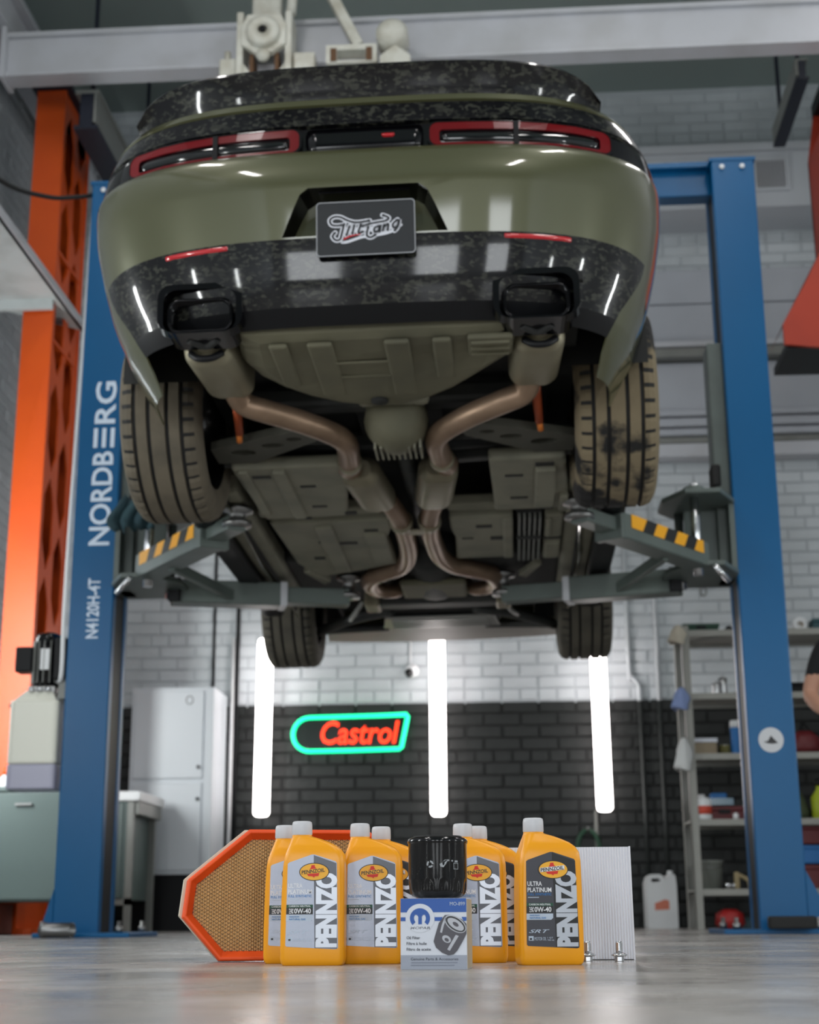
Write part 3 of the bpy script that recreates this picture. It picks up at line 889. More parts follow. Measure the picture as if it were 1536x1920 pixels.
def side_x(y, W):
    """side plan factor for y beyond the rear corner"""
    t = (y - YA)
    return W * (1 - .035 * sin(min(max(t / 1.9, 0), 1) * pi) - .02 * min(max((y - 1.6) / 1.4, 0), 1))


YS = [YA + (3.15 - YA) * k / 60 for k in range(1, 61)]
FN = 14


def front_pt(row, th):
    z, W, _ = row
    W2 = side_x(3.15, W)
    yf = 3.72 + .06 * min(1, max(0, (z - .2) / .3)) - .05 * max(0, z - .8) / .2
    return (W2 * max(cos(th), 0) ** (2 / 2.6), 3.15 + (yf - 3.15) * sin(th) ** (2 / 2.6), z)


def zdrop(y, z):
    """nose and tail fall of the shoulder line"""
    if z > .6:
        k = (z - .6) / .48
        return z - k * (.10 * max(0, (y - 1.9) / 1.8) ** 1.5) + k * .03 * max(0, min(1, 1 - abs(y) / .7))
    return z


def fz(z):
    t = ((.20, .93), (.24, .93), (.285, .915), (.325, .905), (.36, .905), (.40, .915), (.45, .93), (.50, .945), (.54, .953), (2, .953))
    for a, b_ in zip(t, t[1:]):
        if z <= b_[0]: return a[1] + (b_[1] - a[1]) * max(0, z - a[0]) / (b_[0] - a[0])


def xfz(q, z):
    f = fz(z)
    return min(1.0, q * f / .953 if q <= .953 else f + (q - .953) * (1 - f) / (1 - .953))


cols = []
for q in XF: cols.append(('r', q))
for y in YS: cols.append(('s', y))
for k in range(1, FN + 1): cols.append(('f', pi / 2 * k / FN))
grid = []
for row in ROWS:
    line = []
    for kind, p in cols:
        if kind == 'r': q = plan_pt(row, math.asin(xfz(p, row[0]) ** (NE / 2)))
        elif kind == 's': q = (side_x(p, row[1]), p, row[0])
        else: q = front_pt(row, p)
        line.append((q[0], q[1], zdrop(q[1], q[2]) if kind != 'r' else zdrop(q[1], q[2])))
    grid.append(line)
ARCH = ((0, .385, .42), (3.05, .37, .41))


def in_arch(q):
    for (ya, za, ra) in ARCH:
        if math.hypot(q[1] - ya, q[2] - za) < ra and q[0] > .5: return (ya, za, ra)
    return None


def panel(name, mats, pick, parent=car, thick=True, bevel=0):
    """collect the body faces for which pick(i, j, zc, colkind, xf) holds; mirrored on both sides"""
    b = MB()
    ids = {}
    for s in (1, -1):
        for i in range(len(ROWS) - 1):
            for j in range(len(cols) - 1):
                if not pick(i, j, s): continue
                quad = [grid[i][j], grid[i][j + 1], grid[i + 1][j + 1], grid[i + 1][j]]
                ins = [in_arch(q) for q in quad]
                if all(ins): continue
                face = []
                for q, a in zip(quad, ins):
                    if a:
                        d_ = math.hypot(q[1] - a[0], q[2] - a[1]) or 1e-6
                        q = (q[0], a[0] + (q[1] - a[0]) * a[2] / d_, a[1] + (q[2] - a[1]) * a[2] / d_)
                    p = (round(s * q[0], 5), round(q[1], 5), round(q[2], 5))
                    if p not in ids:
                        ids[p] = len(b.v); b.v.append(p)
                    face.append(ids[p])
                fc = []
                for k in face:
                    if k not in fc: fc.append(k)
                if len(fc) < 3: continue
                b.f.append(tuple(fc) if s > 0 else tuple(reversed(fc))); b.mi.append(0); b.sm.append(True)
    o = b.build(name, mats, parent, fix=False)
    if thick:
        so = o.modifiers.new('thick', 'SOLIDIFY'); so.thickness = .006; so.offset = -1
    e = o.modifiers.new('edge', 'EDGE_SPLIT'); e.split_angle = rad(38)
    return o


ZB = [r[0] for r in ROWS]


def band(z0, z1): return lambda i: ZB[i] >= z0 - 1e-6 and ZB[i + 1] <= z1 + 1e-6


JH = XF.index(.953)          # outer limit of the black diffuser
JT = XF.index(.965)          # outer limit of the tail panel
bd, bv = band(.372, .575), band(.325, .372)


def jh(i):
    z = ZB[i]
    for z0, f in ((.495, .953), (.445, .938), (.395, .92), (.355, .90), (.32, .875), (.28, .845), (0, .81)):
        if z >= z0: return XF.index(f)


REC_J = XF.index(.30)        # hole for the number plate recess
bum = panel('rear_bumper', GREEN, lambda i, j, s: cols[j][0] == 'r' and ((band(.575, .878)(i) and not (j < REC_J and band(.575, .752)(i))) or (ZB[i + 1] <= .5751 and ZB[i] >= .24 and j >= JH)))
dif = panel('rear_diffuser', CARBON, lambda i, j, s: cols[j][0] == 'r' and bd(i) and j < JH)
dif['label'] = 'forged carbon lower bumper panel'
val = panel('lower_valance', BLACK_P, lambda i, j, s: cols[j][0] == 'r' and j < JH and bv(i))
tp = panel('tail_panel', BLACK_G, lambda i, j, s: cols[j][0] == 'r' and band(.878, .970)(i) and j < JT)
tr_ = panel('trunk_trim', CARBON, lambda i, j, s: cols[j][0] == 'r' and band(.970, 1.030)(i) and j < JT)
tr_['label'] = 'forged carbon strip above the tail lights'
tk = panel('trunk_edge', GREEN, lambda i, j, s: cols[j][0] == 'r' and (ZB[i] >= 1.030 - 1e-6 or (ZB[i] >= .878 - 1e-6 and j >= JT)))
sd = panel('body_side', GREEN, lambda i, j, s: cols[j][0] == 's' or (cols[j][0] == 'r' and j == NC - 1))
fb = panel('front_bumper', GREEN, lambda i, j, s: cols[j][0] == 'f' and ZB[i] >= .285)
# deck and hood: strips across the car at the top row
top = grid[-1]
b = MB()
NX = 8
for j in range(len(top)):
    for k in range(NX + 1):
        t = -1 + 2 * k / NX
        b.v.append((top[j][0] * t, top[j][1], top[j][2] + .018 * (1 - t * t)))
for j in range(len(top) - 1):
    for k in range(NX):
        b.f.append((j * (NX + 1) + k, j * (NX + 1) + k + 1, (j + 1) * (NX + 1) + k + 1, (j + 1) * (NX + 1) + k)); b.mi.append(0); b.sm.append(True)
b.build('upper_deck', GREEN, car, fix=False)
# greenhouse
st_ = [(-.32, .75, 1.085, .0), (0.0, .735, 1.25, .10), (.35, .70, 1.37, .16), (.75, .68, 1.425, .18), (1.2, .68, 1.425, .18), (1.55, .69, 1.37, .16), (1.95, .71, 1.20, .09), (2.25, .73, 1.055, .0)]
b = MB(); NS = 12
for (y, w, zt, tw) in st_:
    for k in range(NS + 1):
        a = pi * k / NS
        cx = -cos(a)
        b.v.append(((w + .06 - tw * abs(sin(a)) ** .8) * (abs(cx) ** .55) * (1 if cx > 0 else -1) if abs(cx) > 1e-6 else 0, y, 1.02 + (zt - 1.02) * sin(a) ** .55 if 0 < k < NS else 1.02))
gl, rf = [], []
for i in range(len(st_) - 1):
    for k in range(NS):
        f = (i * (NS + 1) + k, i * (NS + 1) + k + 1, (i + 1) * (NS + 1) + k + 1, (i + 1) * (NS + 1) + k)
        (rf if (2 <= i <= 4 and 3 <= k < NS - 3) else gl).append(f)
vv = list(b.v)
MB().add(vv, gl, smooth=True).build('windows', GLASS, car)
MB().add(vv, rf, smooth=True).build('roof', GREEN, car)

# conformal patches on the tail
def patch(loop, off, thick=.0):
    return [(x, ysurf(x, z) - off, z) for x, z in loop]


def ring_patch(name, outer, inner, off, dep, m_, parent):
    """frame between two loops (equal counts) lying on the tail, standing off by off, dep deep"""
    n = len(outer)
    vs = patch(outer, off) + patch(inner, off) + [(p[0], p[1] + dep, p[2]) for p in patch(outer, off)] + [(p[0], p[1] + dep, p[2]) for p in patch(inner, off)]
    fs = []
    for k in range(n):
        q = (k + 1) % n
        fs += [(k, q, n + q, n + k), (2 * n + k, k + 0, q, 2 * n + q), (n + k, n + q, 3 * n + q, 3 * n + k)]
    return MB().add(vs, fs).build(name, m_, parent)


def fill_patch(name, x0, x1, z0, z1, off, m_, parent, r=.01, nx=14, nz=4, zf=None, dep=.012):
    """rounded slab following the tail between x0..x1 and z0..z1"""
    vs, fs = [], []
    for j in range(nz + 1):
        for i in range(nx + 1):
            u, v = i / nx, j / nz
            x, z = x0 + (x1 - x0) * u, z0 + (z1 - z0) * v
            ex = r * (1 - math.sqrt(max(0, 1 - (abs(2 * v - 1)) ** 4)))
            if u < .001: x += ex
            if u > .999: x -= ex
            bul = .006 * (1 - (2 * v - 1) ** 2)
            vs.append((x, ysurf(x, z) - off - bul, z))
    n1 = len(vs)
    vs += [(p[0], p[1] + dep, p[2]) for p in vs]
    W_ = nx + 1
    for j in range(nz):
        for i in range(nx):
            a = j * W_ + i
            fs.append((a, a + 1, a + W_ + 1, a + W_)); fs.append((n1 + a, n1 + a + W_, n1 + a + W_ + 1, n1 + a + 1))
    for i in range(nx):
        fs.append((i, n1 + i, n1 + i + 1, i + 1)); a = nz * W_ + i; fs.append((a, a + 1, n1 + a + 1, n1 + a))
    for j in range(nz):
        a = j * W_; fs.append((a, a + W_, n1 + a + W_, n1 + a)); a = j * W_ + nx; fs.append((a, n1 + a, n1 + a + W_, a + W_))
    return MB().add(vs, fs, smooth=True).build(name, m_, parent)


for s in (-1, 1):
    x0, x1 = .205, .775
    tl = fill_patch('tail_light', s * x0 if s > 0 else -x1, s * x1 if s > 0 else -x0, .886, .964, .002, BLACK_G, car, .02, 26)
    tl['label'] = 'left tail light' if s < 0 else 'right tail light'
    mid = .475

    def loopx(a, bq, c, d_, r):
        return [(s * (a + bq) / 2 + p[0], (c + d_) / 2 + p[1]) for p in rrect(bq - a, d_ - c, r, 6)]
    def dens(lp):
        out = []
        for k in range(len(lp)):
            p, q = lp[k], lp[(k + 1) % len(lp)]
            m_ = max(1, int(math.hypot(q[0] - p[0], q[1] - p[1]) / .04))
            m_ = 6 if math.hypot(q[0] - p[0], q[1] - p[1]) > .02 else 1
            for t in range(m_): out.append((p[0] + (q[0] - p[0]) * t / m_, p[1] + (q[1] - p[1]) * t / m_))
        return out
    # red loop in two halves, split by a black bar
    ring_patch('light_loop', dens(loopx(x0, x1, .886, .966, .026)), dens(loopx(x0 + .03, x1 - .035, .893, .940, .012)), .014, .02, REDL, tl)
    fill_patch('inner_lens', s * (x0 + .036) if s > 0 else -(x1 - .04), s * (x1 - .04) if s > 0 else -(x0 + .036), .900, .936, .006, GLASS, tl, .01, 20)
    ring_patch('bezel', dens(loopx(x0 - .008, x1 + .008, .880, .969, .03)), dens(loopx(x0, x1, .885, .9655, .026)), .016, .02, BLACK_G, tl)
    MB().add(*(lambda xs: ([(x, ysurf(x, z) - .019, z) for x in xs for z in (.884, .967)] + [(x, ysurf(x, z) + .01, z) for x in xs for z in (.884, .967)], [(0, 1, 3, 2), (4, 6, 7, 5), (0, 4, 5, 1), (2, 3, 7, 6), (1, 5, 7, 3), (0, 2, 6, 4)]))((s * mid - .008, s * mid + .008))).build('divider', BLACK_P, tl)
    rf_ = fill_patch('reflector', min(s * .425, s * .63), max(s * .425, s * .63), .553, .571, -.002, REDB, car, .004, 10)
    rf_['label'] = 'red reflector strip'
# centre badge panel
fill_patch('badge_panel', -.185, .185, .884, .966, .004, BLACK_G, car, .008, 10)
bg_ = fill_patch('red_badge', .055, .095, .924, .938, .012, REDB, car, .006, 4, 3)
# number plate recess
zs0, zs1 = .575, .752
Wr = [q for q in (zs0, zs1)]
def xedge(z): return .30 * zrow(z)[0]
def lerp(a, b, t): return a + (b - a) * t
NR = 10
zz_ = [z for z in ZB if zs0 - 1e-6 <= z <= zs1 + 1e-6]
outer, inner = [], []
def trap_x(z): return lerp(.255, .190, (z - .580) / (.728 - .580))
left_o = [(-xedge(z), z) for z in zz_]
top_o = [(-xedge(zs1) * (1 - 2 * k / 10), zs1) for k in range(1, 10)]
right_o = [(xedge(z), z) for z in reversed(zz_)]
bot_o = [(xedge(zs0) * (1 - 2 * k / 10), zs0) for k in range(1, 10)]
outer = left_o + top_o + right_o + bot_o
def tmap(z): return .580 + (z - zs0) / (zs1 - zs0) * .148
def tr_in(z):
    t = tmap(z); x = trap_x(t)
    if t > .70: x -= .02 * ((t - .70) / .028) ** 2
    return x, t
left_i = [(-tr_in(z)[0], tr_in(z)[1]) for z in zz_]
right_i = [(tr_in(z)[0], tr_in(z)[1]) for z in reversed(zz_)]
xt, xb = tr_in(zs1)[0], tr_in(zs0)[0]
inner = left_i + [(-xt * (1 - 2 * k / 10), .728) for k in range(1, 10)] + right_i + [(xb * (1 - 2 * k / 10), .580) for k in range(1, 10)]
n = len(outer)
vo = patch(outer, 0); vi = patch(inner, 0); vr = [(p[0], p[1] + .012, p[2]) for p in vi]; vd = [(p[0] * .93, -.985, .638 + (p[2] - .638) * .93) for p in vi]
bm = bmesh.new(); bm.from_mesh(bum.data)
nv_ = [bm.verts.new(p) for p in vo + vi]
for k in range(n):
    f = bm.faces.new((nv_[k], nv_[(k + 1) % n], nv_[n + (k + 1) % n], nv_[n + k])); f.smooth = True
    f.normal_update()
    if f.normal.y > 0: f.normal_flip()
bmesh.ops.remove_doubles(bm, verts=bm.verts, dist=3e-4)
bm.to_mesh(bum.data); bm.free()
MB().add(vi + vr + vd, [(k, (k + 1) % n, n + (k + 1) % n, n + k) for k in range(n)] + [(n + k, n + (k + 1) % n, 2 * n + (k + 1) % n, 2 * n + k) for k in range(n)]).build('recess_wall', BLACK_G, bum)
MB().add(vd, [tuple(range(n))]).build('recess_floor', GREEN, bum)
MB().bb((-.14, -1.055, .722), (.14, -.99, .736)).build('plate_lamp_bar', BLACK_G, bum)
# number plate
PW_, PHH = .302, .178
pm = T(.006, -1.075, .588) @ RX(2) @ FRONT
pl = MB().prism(rrect(PW_, PHH, .012, 4), .004, pm).build('number_plate', mat('plate_black', (26, 29, 33), 0.5), car)
pl['label'] = 'black plate with white script logo'
shape2d('plate_rim', [rrect(PW_, PHH, .012, 4), rrect(PW_ - .006, PHH - .006, .010, 4)], .0015, pm @ T(0, 0, .004), mat('plate_grey', (150, 152, 156), .4), pl)
LOGO_W = mat('logo_white', (206, 208, 216), .5)
LOGO_K = mat('logo_dark', (30, 31, 36), .5)
LOGO_R = mat('logo_red', (190, 24, 40), .5)


def lg(x, y):
    return ((x - 765) / 1350 * .30, (490 - (y + .05 * (x - 765))) / 730 * .178)


def ribbon(pts, w, z, b):
    P = catmull([Vector((*lg(*p), 0)) for p in pts], 8)
    ws = [w if not isinstance(w, (list, tuple)) else w[0] + (w[1] - w[0]) * i / (len(P) - 1) for i in range(len(P))]
    vs, fs = [], []
    for i, p in enumerate(P):
        t = (P[min(i + 1, len(P) - 1)] - P[max(i - 1, 0)]).normalized()
        nrm = Vector((-t.y, t.x, 0)) * ws[i] / 2
        vs += [(p.x + nrm.x, p.y + nrm.y, z), (p.x - nrm.x, p.y - nrm.y, z)]
    fs = [(2 * i, 2 * i + 1, 2 * i + 3, 2 * i + 2) for i in range(len(P) - 1)]
    b.add(vs, fs, M=pm)
    for p, w_ in ((P[0], ws[0]), (P[-1], ws[-1])):
        b.add([(p.x + q[0], p.y + q[1], z) for q in disc(w_ / 2, 10)], [tuple(range(10))], M=pm)


STK = [[(820, 395), (640, 420), (520, 395), (420, 350), (330, 350), (275, 395), (300, 455), (380, 465), (440, 455)],
       [(470, 440), (440, 560), (410, 650), (350, 660), (310, 610), (345, 560)],
       [(545, 470), (500, 595)], [(610, 460), (580, 575)], [(700, 445), (665, 560), (730, 545)],
       [(720, 470), (860, 430), (1040, 395), (1080, 355), (1000, 320)],
       [(800, 480), (780, 590), (830, 620), (900, 585)],
       [(950, 470), (890, 490), (885, 545), (940, 530), (965, 460), (955, 545)], [(1020, 450), (1000, 530)], [(1025, 470), (1075, 440), (1065, 525)],
       [(1200, 380), (1140, 440), (1150, 490), (1205, 460), (1225, 375), (1200, 480), (1160, 530)]]
bw, bk = MB(), MB()
for q in STK:
    ribbon(q, .0155, .0046, bw)
    ribbon(q, .0062, .0054, bk)
ribbon([(440, 690), (520, 680), (700, 620), (850, 600), (1100, 545), (1250, 450)], .009, .0045, bw)
ribbon([(480, 520), (700, 520), (900, 500), (1180, 470)], .016, .0044, bw)
bw.build('logo_outline', LOGO_W, pl, fix=False)
bk.build('logo_script', LOGO_K, pl, fix=False)
br_ = MB(); ribbon([(468, 645), (560, 605), (690, 580)], (.006, .003), .0058, br_)
br_.build('logo_stroke', LOGO_R, pl, fix=False)

# spoiler
b = MB()
SX = [-.75 + 1.5 * k / 40 for k in range(41)]


def sp_top(x):
    t = abs(x) / .75
    return 1.056 + .088 * (1 - t ** 10) ** .6 if t < 1 else 1.056


for x in SX:
    zt = sp_top(x); hgt = max(zt - 1.056, .010)
    yb = ysurf(x, 1.055)
    q = .94 + .0 * x
    b.v += [(x, yb - .004, 1.050), (x, yb - .012, 1.056 + hgt * .12), (x, yb - .022, 1.056 + hgt * .42), (x, yb - .052, 1.052 + hgt * .92), (x, yb - .050, 1.052 + hgt), (x, yb - .02, 1.052 + hgt * 1.0), (x, yb + .10, 1.056 + hgt * .62), (x, yb + .22, 1.062)]
R_ = 8
for i in range(len(SX) - 1):
    for k in range(R_ - 1):
        b.f.append((i * R_ + k, i * R_ + k + 1, (i + 1) * R_ + k + 1, (i + 1) * R_ + k)); b.mi.append(0); b.sm.append(True)
b.f += [tuple(range(R_)), tuple(len(b.v) - R_ + k for k in range(R_))]; b.mi += [0, 0]; b.sm += [False, False]
spo = b.build('spoiler', CARBON, car)
e_ = spo.modifiers.new('edge', 'EDGE_SPLIT'); e_.split_angle = rad(50)
spo['label'] = 'forged carbon lip spoiler'

# exhaust: surround, tip, muffler, pipes
for s in (-1, 1):
    cx = s * .515
    pr_o = [(cx + p[0], .385 + p[1]) for p in rrect(.27, .165, .045, 6)]
    pr_i = [(cx + p[0], .372 + p[1]) for p in rrect(.225, .145, .04, 6)]
    b = MB(); n = len(pr_o)
    yy = ysurf(cx, .40)
    vs = [(p[0], yy + .01, p[1]) for p in pr_o] + [(cx + (p[0] - cx) * .97, yy - .035, .385 + (p[1] - .385) * .95) for p in pr_o] + [(p[0], yy - .035, p[1]) for p in pr_i] + [(p[0], yy + .1, p[1]) for p in pr_i]
    b.add(vs, [(r * n + k, r * n + (k + 1) % n, (r + 1) * n + (k + 1) % n, (r + 1) * n + k) for r in range(3) for k in range(n)], smooth=False)
    b.build('exhaust_surround', BLACK_G, car, .004)
    # tip: rounded rectangular tube
    b = MB()
    lo, li = rrect(.205, .115, .038, 6), rrect(.185, .097, .032, 6)
    ring = []
    yt = yy - .03
    for (lp, y, sc, zc) in ((lo, yt + .20, .8, .372), (lo, yt + .06, .97, .362), (lo, yt, 1, .358), (li, yt - .004, 1, .358), (li, yt + .12, .95, .362)):
        ring.append([(cx + p[0] * sc, y, zc + p[1] * sc) for p in lp])
    vs = [p for r in ring for p in r]
    b.add(vs, [(r * n + k, r * n + (k + 1) % n, (r + 1) * n + (k + 1) % n, (r + 1) * n + k) for r in range(4) for k in range(n)], smooth=True)
    b.add(ring[-1], [tuple(range(n))])
    tip = b.build('exhaust_tip', mat('black_chrome', (16, 16, 18), .16, .8), car)
    MB().tube([(cx - .045, yt + .06, .305), (cx, yt + .10, .30), (cx + .045, yt + .06, .305)], .014, 8).build('tip_bracket', UNDER, tip)
    # muffler
    b = MB()
    mc = s * .525
    lp = rrect(.165, .20, .05, 6)
    prof = [(-.83, .80), (-.815, .95), (-.79, 1.0), (-.52, 1.0), (-.49, .93), (-.475, .75)]
    vs = [(mc + (-s * .018) * (y + .83) / .35 + p[0] * sc, y, .37 + p[1] * sc) for (y, sc) in prof for p in lp]
    b.add(vs, [(r * n + k, r * n + (k + 1) % n, (r + 1) * n + (k + 1) % n, (r + 1) * n + k) for r in range(len(prof) - 1) for k in range(n)], smooth=True)
    b.add(vs[:n], [tuple(range(n))]); b.add(vs[-n:], [tuple(range(n))])
    mu = b.build('muffler', EXH2, car)
    MB().tube([(mc - .05, -.84, .30), (mc - .02, -.86, .275), (mc + .02, -.86, .275), (mc + .05, -.84, .30)], .012, 8).build('hanger_loop', BLACK_P, mu)
    MB().tube([(mc, -.86, .35), (mc, -.80, .35)], .045, 16, 1).build('outlet', EXH2, mu)
    # tail pipe
    MB().tube([(s * .50, -.50, .31), (s * .475, -.44, .275), (s * .40, -.42, .25), (s * .30, -.34, .24), (s * .20, -.21, .235), (s * .163, -.12, .23), (s * .165, .0, .23), (s * .175, .11, .23), (s * .19, .20, .24), (s * .17, .28, .25)], .041, 16, 6).build('tail_pipe', EXH, car)
    MB().lathe([(.041, 0), (.047, .005), (.047, .035), (.041, .04)], 18, T(s * .172, .09, .23) @ RX(-90)).build('pipe_clamp', EXH2, car)
    # resonator
    b = MB(); rc_ = s * .155
    lp = rrect(.155, .115, .05, 6)
    prof = [(.24, .62), (.265, .95), (.29, 1.0), (.62, 1.0), (.65, .93), (.69, .5)]
    vs = [(rc_ - s * .045 * (y - .24) / .45 + p[0] * sc, y, .245 + p[1] * sc) for (y, sc) in prof for p in lp]
    b.add(vs, [(r * n + k, r * n + (k + 1) % n, (r + 1) * n + (k + 1) % n, (r + 1) * n + k) for r in range(len(prof) - 1) for k in range(n)], smooth=True)
    b.add(vs[:n], [tuple(range(n))])
    b.build('resonator', EXH2, car)
    MB().tube([(s * .100 + .02, .66, .245), (s * .075 + .02, .82, .235), (s * .062 + .02, .95, .23), (s * .055 + .018, 1.12, .228), (s * .06 + .02, 1.35, .228), (s * .075 + .02, 1.55, .228), (s * .12 + .025, 1.72, .228), (s * .22 + .03, 1.83, .226), (s * .29 + .035, 1.92, .226), (s * .315 + .035, 2.06, .228), (s * .29 + .035, 2.22, .235), (s * .20 + .035, 2.30, .25), (s * .15 + .035, 2.34, .30)], .042, 16, 6).build('mid_pipe', EXH, car)
    MB().lathe([(.042, 0), (.05, .005), (.05, .05), (.042, .055)], 18, T(s * .06 + .019, .93, .231) @ RX(-90)).build('pipe_clamp', EXH2, car)
    fl = MB().bb((s * .345 + .0, 2.45, .20), (s * .345 + .075, 2.62, .28)).build('exhaust_bracket', EXH2, car, .008)
    for k in (0, 1):
        MB().lathe([(0, 0), (.014, 0), (.014, .018), (0, .02)], 6, T(s * .345 + .02 + k * .036, 2.62, .21) @ RX(-60)).build('flange_bolt', CHROME, fl)
MB().bb((-.055, .98, .195), (.095, 1.05, .205)).build('pipe_bridge', EXH2, car, .004)

# spare wheel tray with ribs
b = MB()
out = [(-.42, -.93), (-.43, -.74), (-.40, -.62), (-.34, -.51), (-.26, -.41), (-.16, -.33), (-.05, -.285), (.06, -.29), (.16, -.35), (.25, -.44), (.32, -.54), (.40, -.66), (.46, -.75), (.465, -.93)]
rings = []
for (sc, z) in ((1.04, .42), (1.0, .33), (.96, .302), (.84, .285)):
    rings.append([(.02 + (x - .02) * sc, -.66 + (y + .66) * sc, z + .02 * (y < -.85)) for x, y in out])
n = len(out)
vs = [p for r in rings for p in r]
b.add(vs, [(r * n + k, r * n + (k + 1) % n, (r + 1) * n + (k + 1) % n, (r + 1) * n + k) for r in range(3) for k in range(n)])
b.add(rings[-1], [tuple(range(n))])
tray = b.build('underbody_tray', DUST, car, .006)
for (x, y0, y1, w) in ((-.29, -.90, -.56, .06), (-.16, -.90, -.46, .08), (.08, -.90, -.44, .08), (.22, -.90, -.58, .06)):
    MB().bb((x - w / 2, y0, .2815), (x + w / 2, y1, .30)).build('tray_rib', DUST, tray, .012)
for (y, x0, x1) in ((-.74, -.15, .06), (-.62, -.13, .07)):
    MB().bb((x0, y - .008, .2825), (x1, y + .008, .29)).build('tray_rib', DUST, tray, .003)
MB().lathe([(0, 0), (.03, .0), (.03, .012), (0, .012)], 14, T(-.015, -.40, .275)).build('tray_plug', UNDER, tray)
MB().bb((.30, -.90, .285), (.44, -.76, .305)).build('tow_bracket', DUST, tray, .008)
for k in range(3):
    MB().bb((.31, -.88 + k * .045, .276), (.43, -.865 + k * .045, .288)).build('tow_rib', DUST, tray, .003)

# floor pan, wheel houses
b = MB()
b.bb((-.66, -.96, .44), (.66, 3.66, .47))
b.bb((-.78, .5, .44), (.78, 2.55, .47))
b.build('floor_pan', UNDER, car)
for s in (-1, 1):
    for (yc, za, ra) in ARCH:
        vs, fs = [], []
        NA = 22
        xi, xo = (.56, .92)
        for k in range(NA + 1):
            a = pi * k / NA - .25 + .5 * k / NA * 0
            a = rad(-6 + 188 * k / NA)
            p = (yc + (ra + .004) * cos(a), za + (ra + .004) * sin(a))
            vs += [(s * xi, p[0], p[1]), (s * (side_x(p[0], zrow(p[1])[0]) - .012 if p[0] > YA else .90), p[0], p[1])]
        fs = [(2 * k, 2 * k + 1, 2 * k + 3, 2 * k + 2) for k in range(NA)] + [tuple(2 * k for k in range(NA + 1))]
        MB().add(vs, fs, smooth=True).build('wheel_house', UNDER, car)

# wheels
TYRE = mat('dusty_tyre', (92, 84, 70), 0.85, var=(7, .5, (52, 49, 42)), bump=(40, .2))
TYRE_S = mat('muddy_tyre', (112, 100, 78), 0.85, var=(4.5, 1.0, (16, 15, 15), .5, .56), bump=(30, .4))
TYRE_F = mat('dark_tyre', (78, 74, 64), 0.85, var=(7, .5, (38, 37, 34)), bump=(40, .2))
RIM = mat('black_rim', (18, 18, 20), .3, .5, coat=.5)


def tyre_mesh(width, R, tm):
    hw = width / 2
    g = .011
    prof = [(-hw + .012, R - .12), (-hw - .004, R - .075), (-hw + .002, R - .035), (-hw + .016, R - .012), (-hw + .034, R - .003)]
    # ribs and grooves
    xs = [-.085, -.033, .033, .085] if width > .28 else [-.075, -.028, .028, .075]
    for x in xs:
        x *= width / .29
        prof += [(x - .0075, R), (x - .006, R - g), (x + .006, R - g), (x + .0075, R)]
    prof += [(hw - .034, R - .003), (hw - .016, R - .012), (hw - .002, R - .035), (hw + .004, R - .075), (hw - .012, R - .12)]
    N_ = 168
    b = MB()
    L = len(prof)
    for k in range(N_):
        a = 2 * pi * k / N_
        for i, (x, r) in enumerate(prof):
            if i in (4, 5, L - 6, L - 5, 3, L - 4) and k % 4 == 0: r -= .006
            b.v.append((x, r * cos(a), r * sin(a)))
    for k in range(N_):
        q = (k + 1) % N_
        for i in range(L - 1):
            b.f.append((k * L + i, k * L + i + 1, q * L + i + 1, q * L + i)); b.mi.append(1 if (prof[i][1] < R - .004 and prof[i + 1][1] < R - .004 and 4 < i < L - 6) or (k % 4 == 3 and i in (3, 4, L - 6, L - 5)) else 0); b.sm.append(i < 3 or i > L - 5)
    return b


for (y, R, wd, nm) in ((0, .362, .285, 'rear'), (3.05, .352, .29, 'front')):
    for s in (-1, 1):
        w = bpy.data.objects.new('wheel', None)
        w.location = (s * (.985 - wd / 2 - (.045 if nm == 'rear' else .028)) + (.012 if nm == 'front' else 0), y, R)
        w.empty_display_size = .1
        link(w, car)
        w['label'] = '%s %s wheel' % ('left' if s < 0 else 'right', nm)
        tm = TYRE_S if (nm == 'rear' and s > 0) else (TYRE if nm == 'rear' else TYRE_F)
        t = tyre_mesh(wd, R, tm).build('tyre', [tm, RUBBER], w, fix=True)
        b = MB().lathe([(R - .118, -wd / 2 + .012), (R - .135, -wd / 2 + .02), (R - .14, 0), (R - .135, wd / 2 - .02), (R - .118, wd / 2 - .012)], 40, RY(90))
        b.build('rim_barrel', RIM, w)
        b = MB()
        for k in range(10):
            a = 2 * pi * k / 10
            b.beam((s * wd * .36, .03 * cos(a), .03 * sin(a)), (s * wd * .42, (R - .135) * cos(a), (R - .135) * sin(a)), .03, .03, up=(1, 0, 0))
        b.lathe([(0, -.03), (.07, -.03), (.07, .03), (0, .03)], 20, T(s * wd * .36, 0, 0) @ RY(90))
        b.build('spokes', RIM, w, .004)
        MB().lathe([(0, -.015), (.19, -.015), (.19, .015), (0, .015)], 32, T(-s * wd * .1, 0, 0) @ RY(90)).build('brake_disc', STEEL, w)

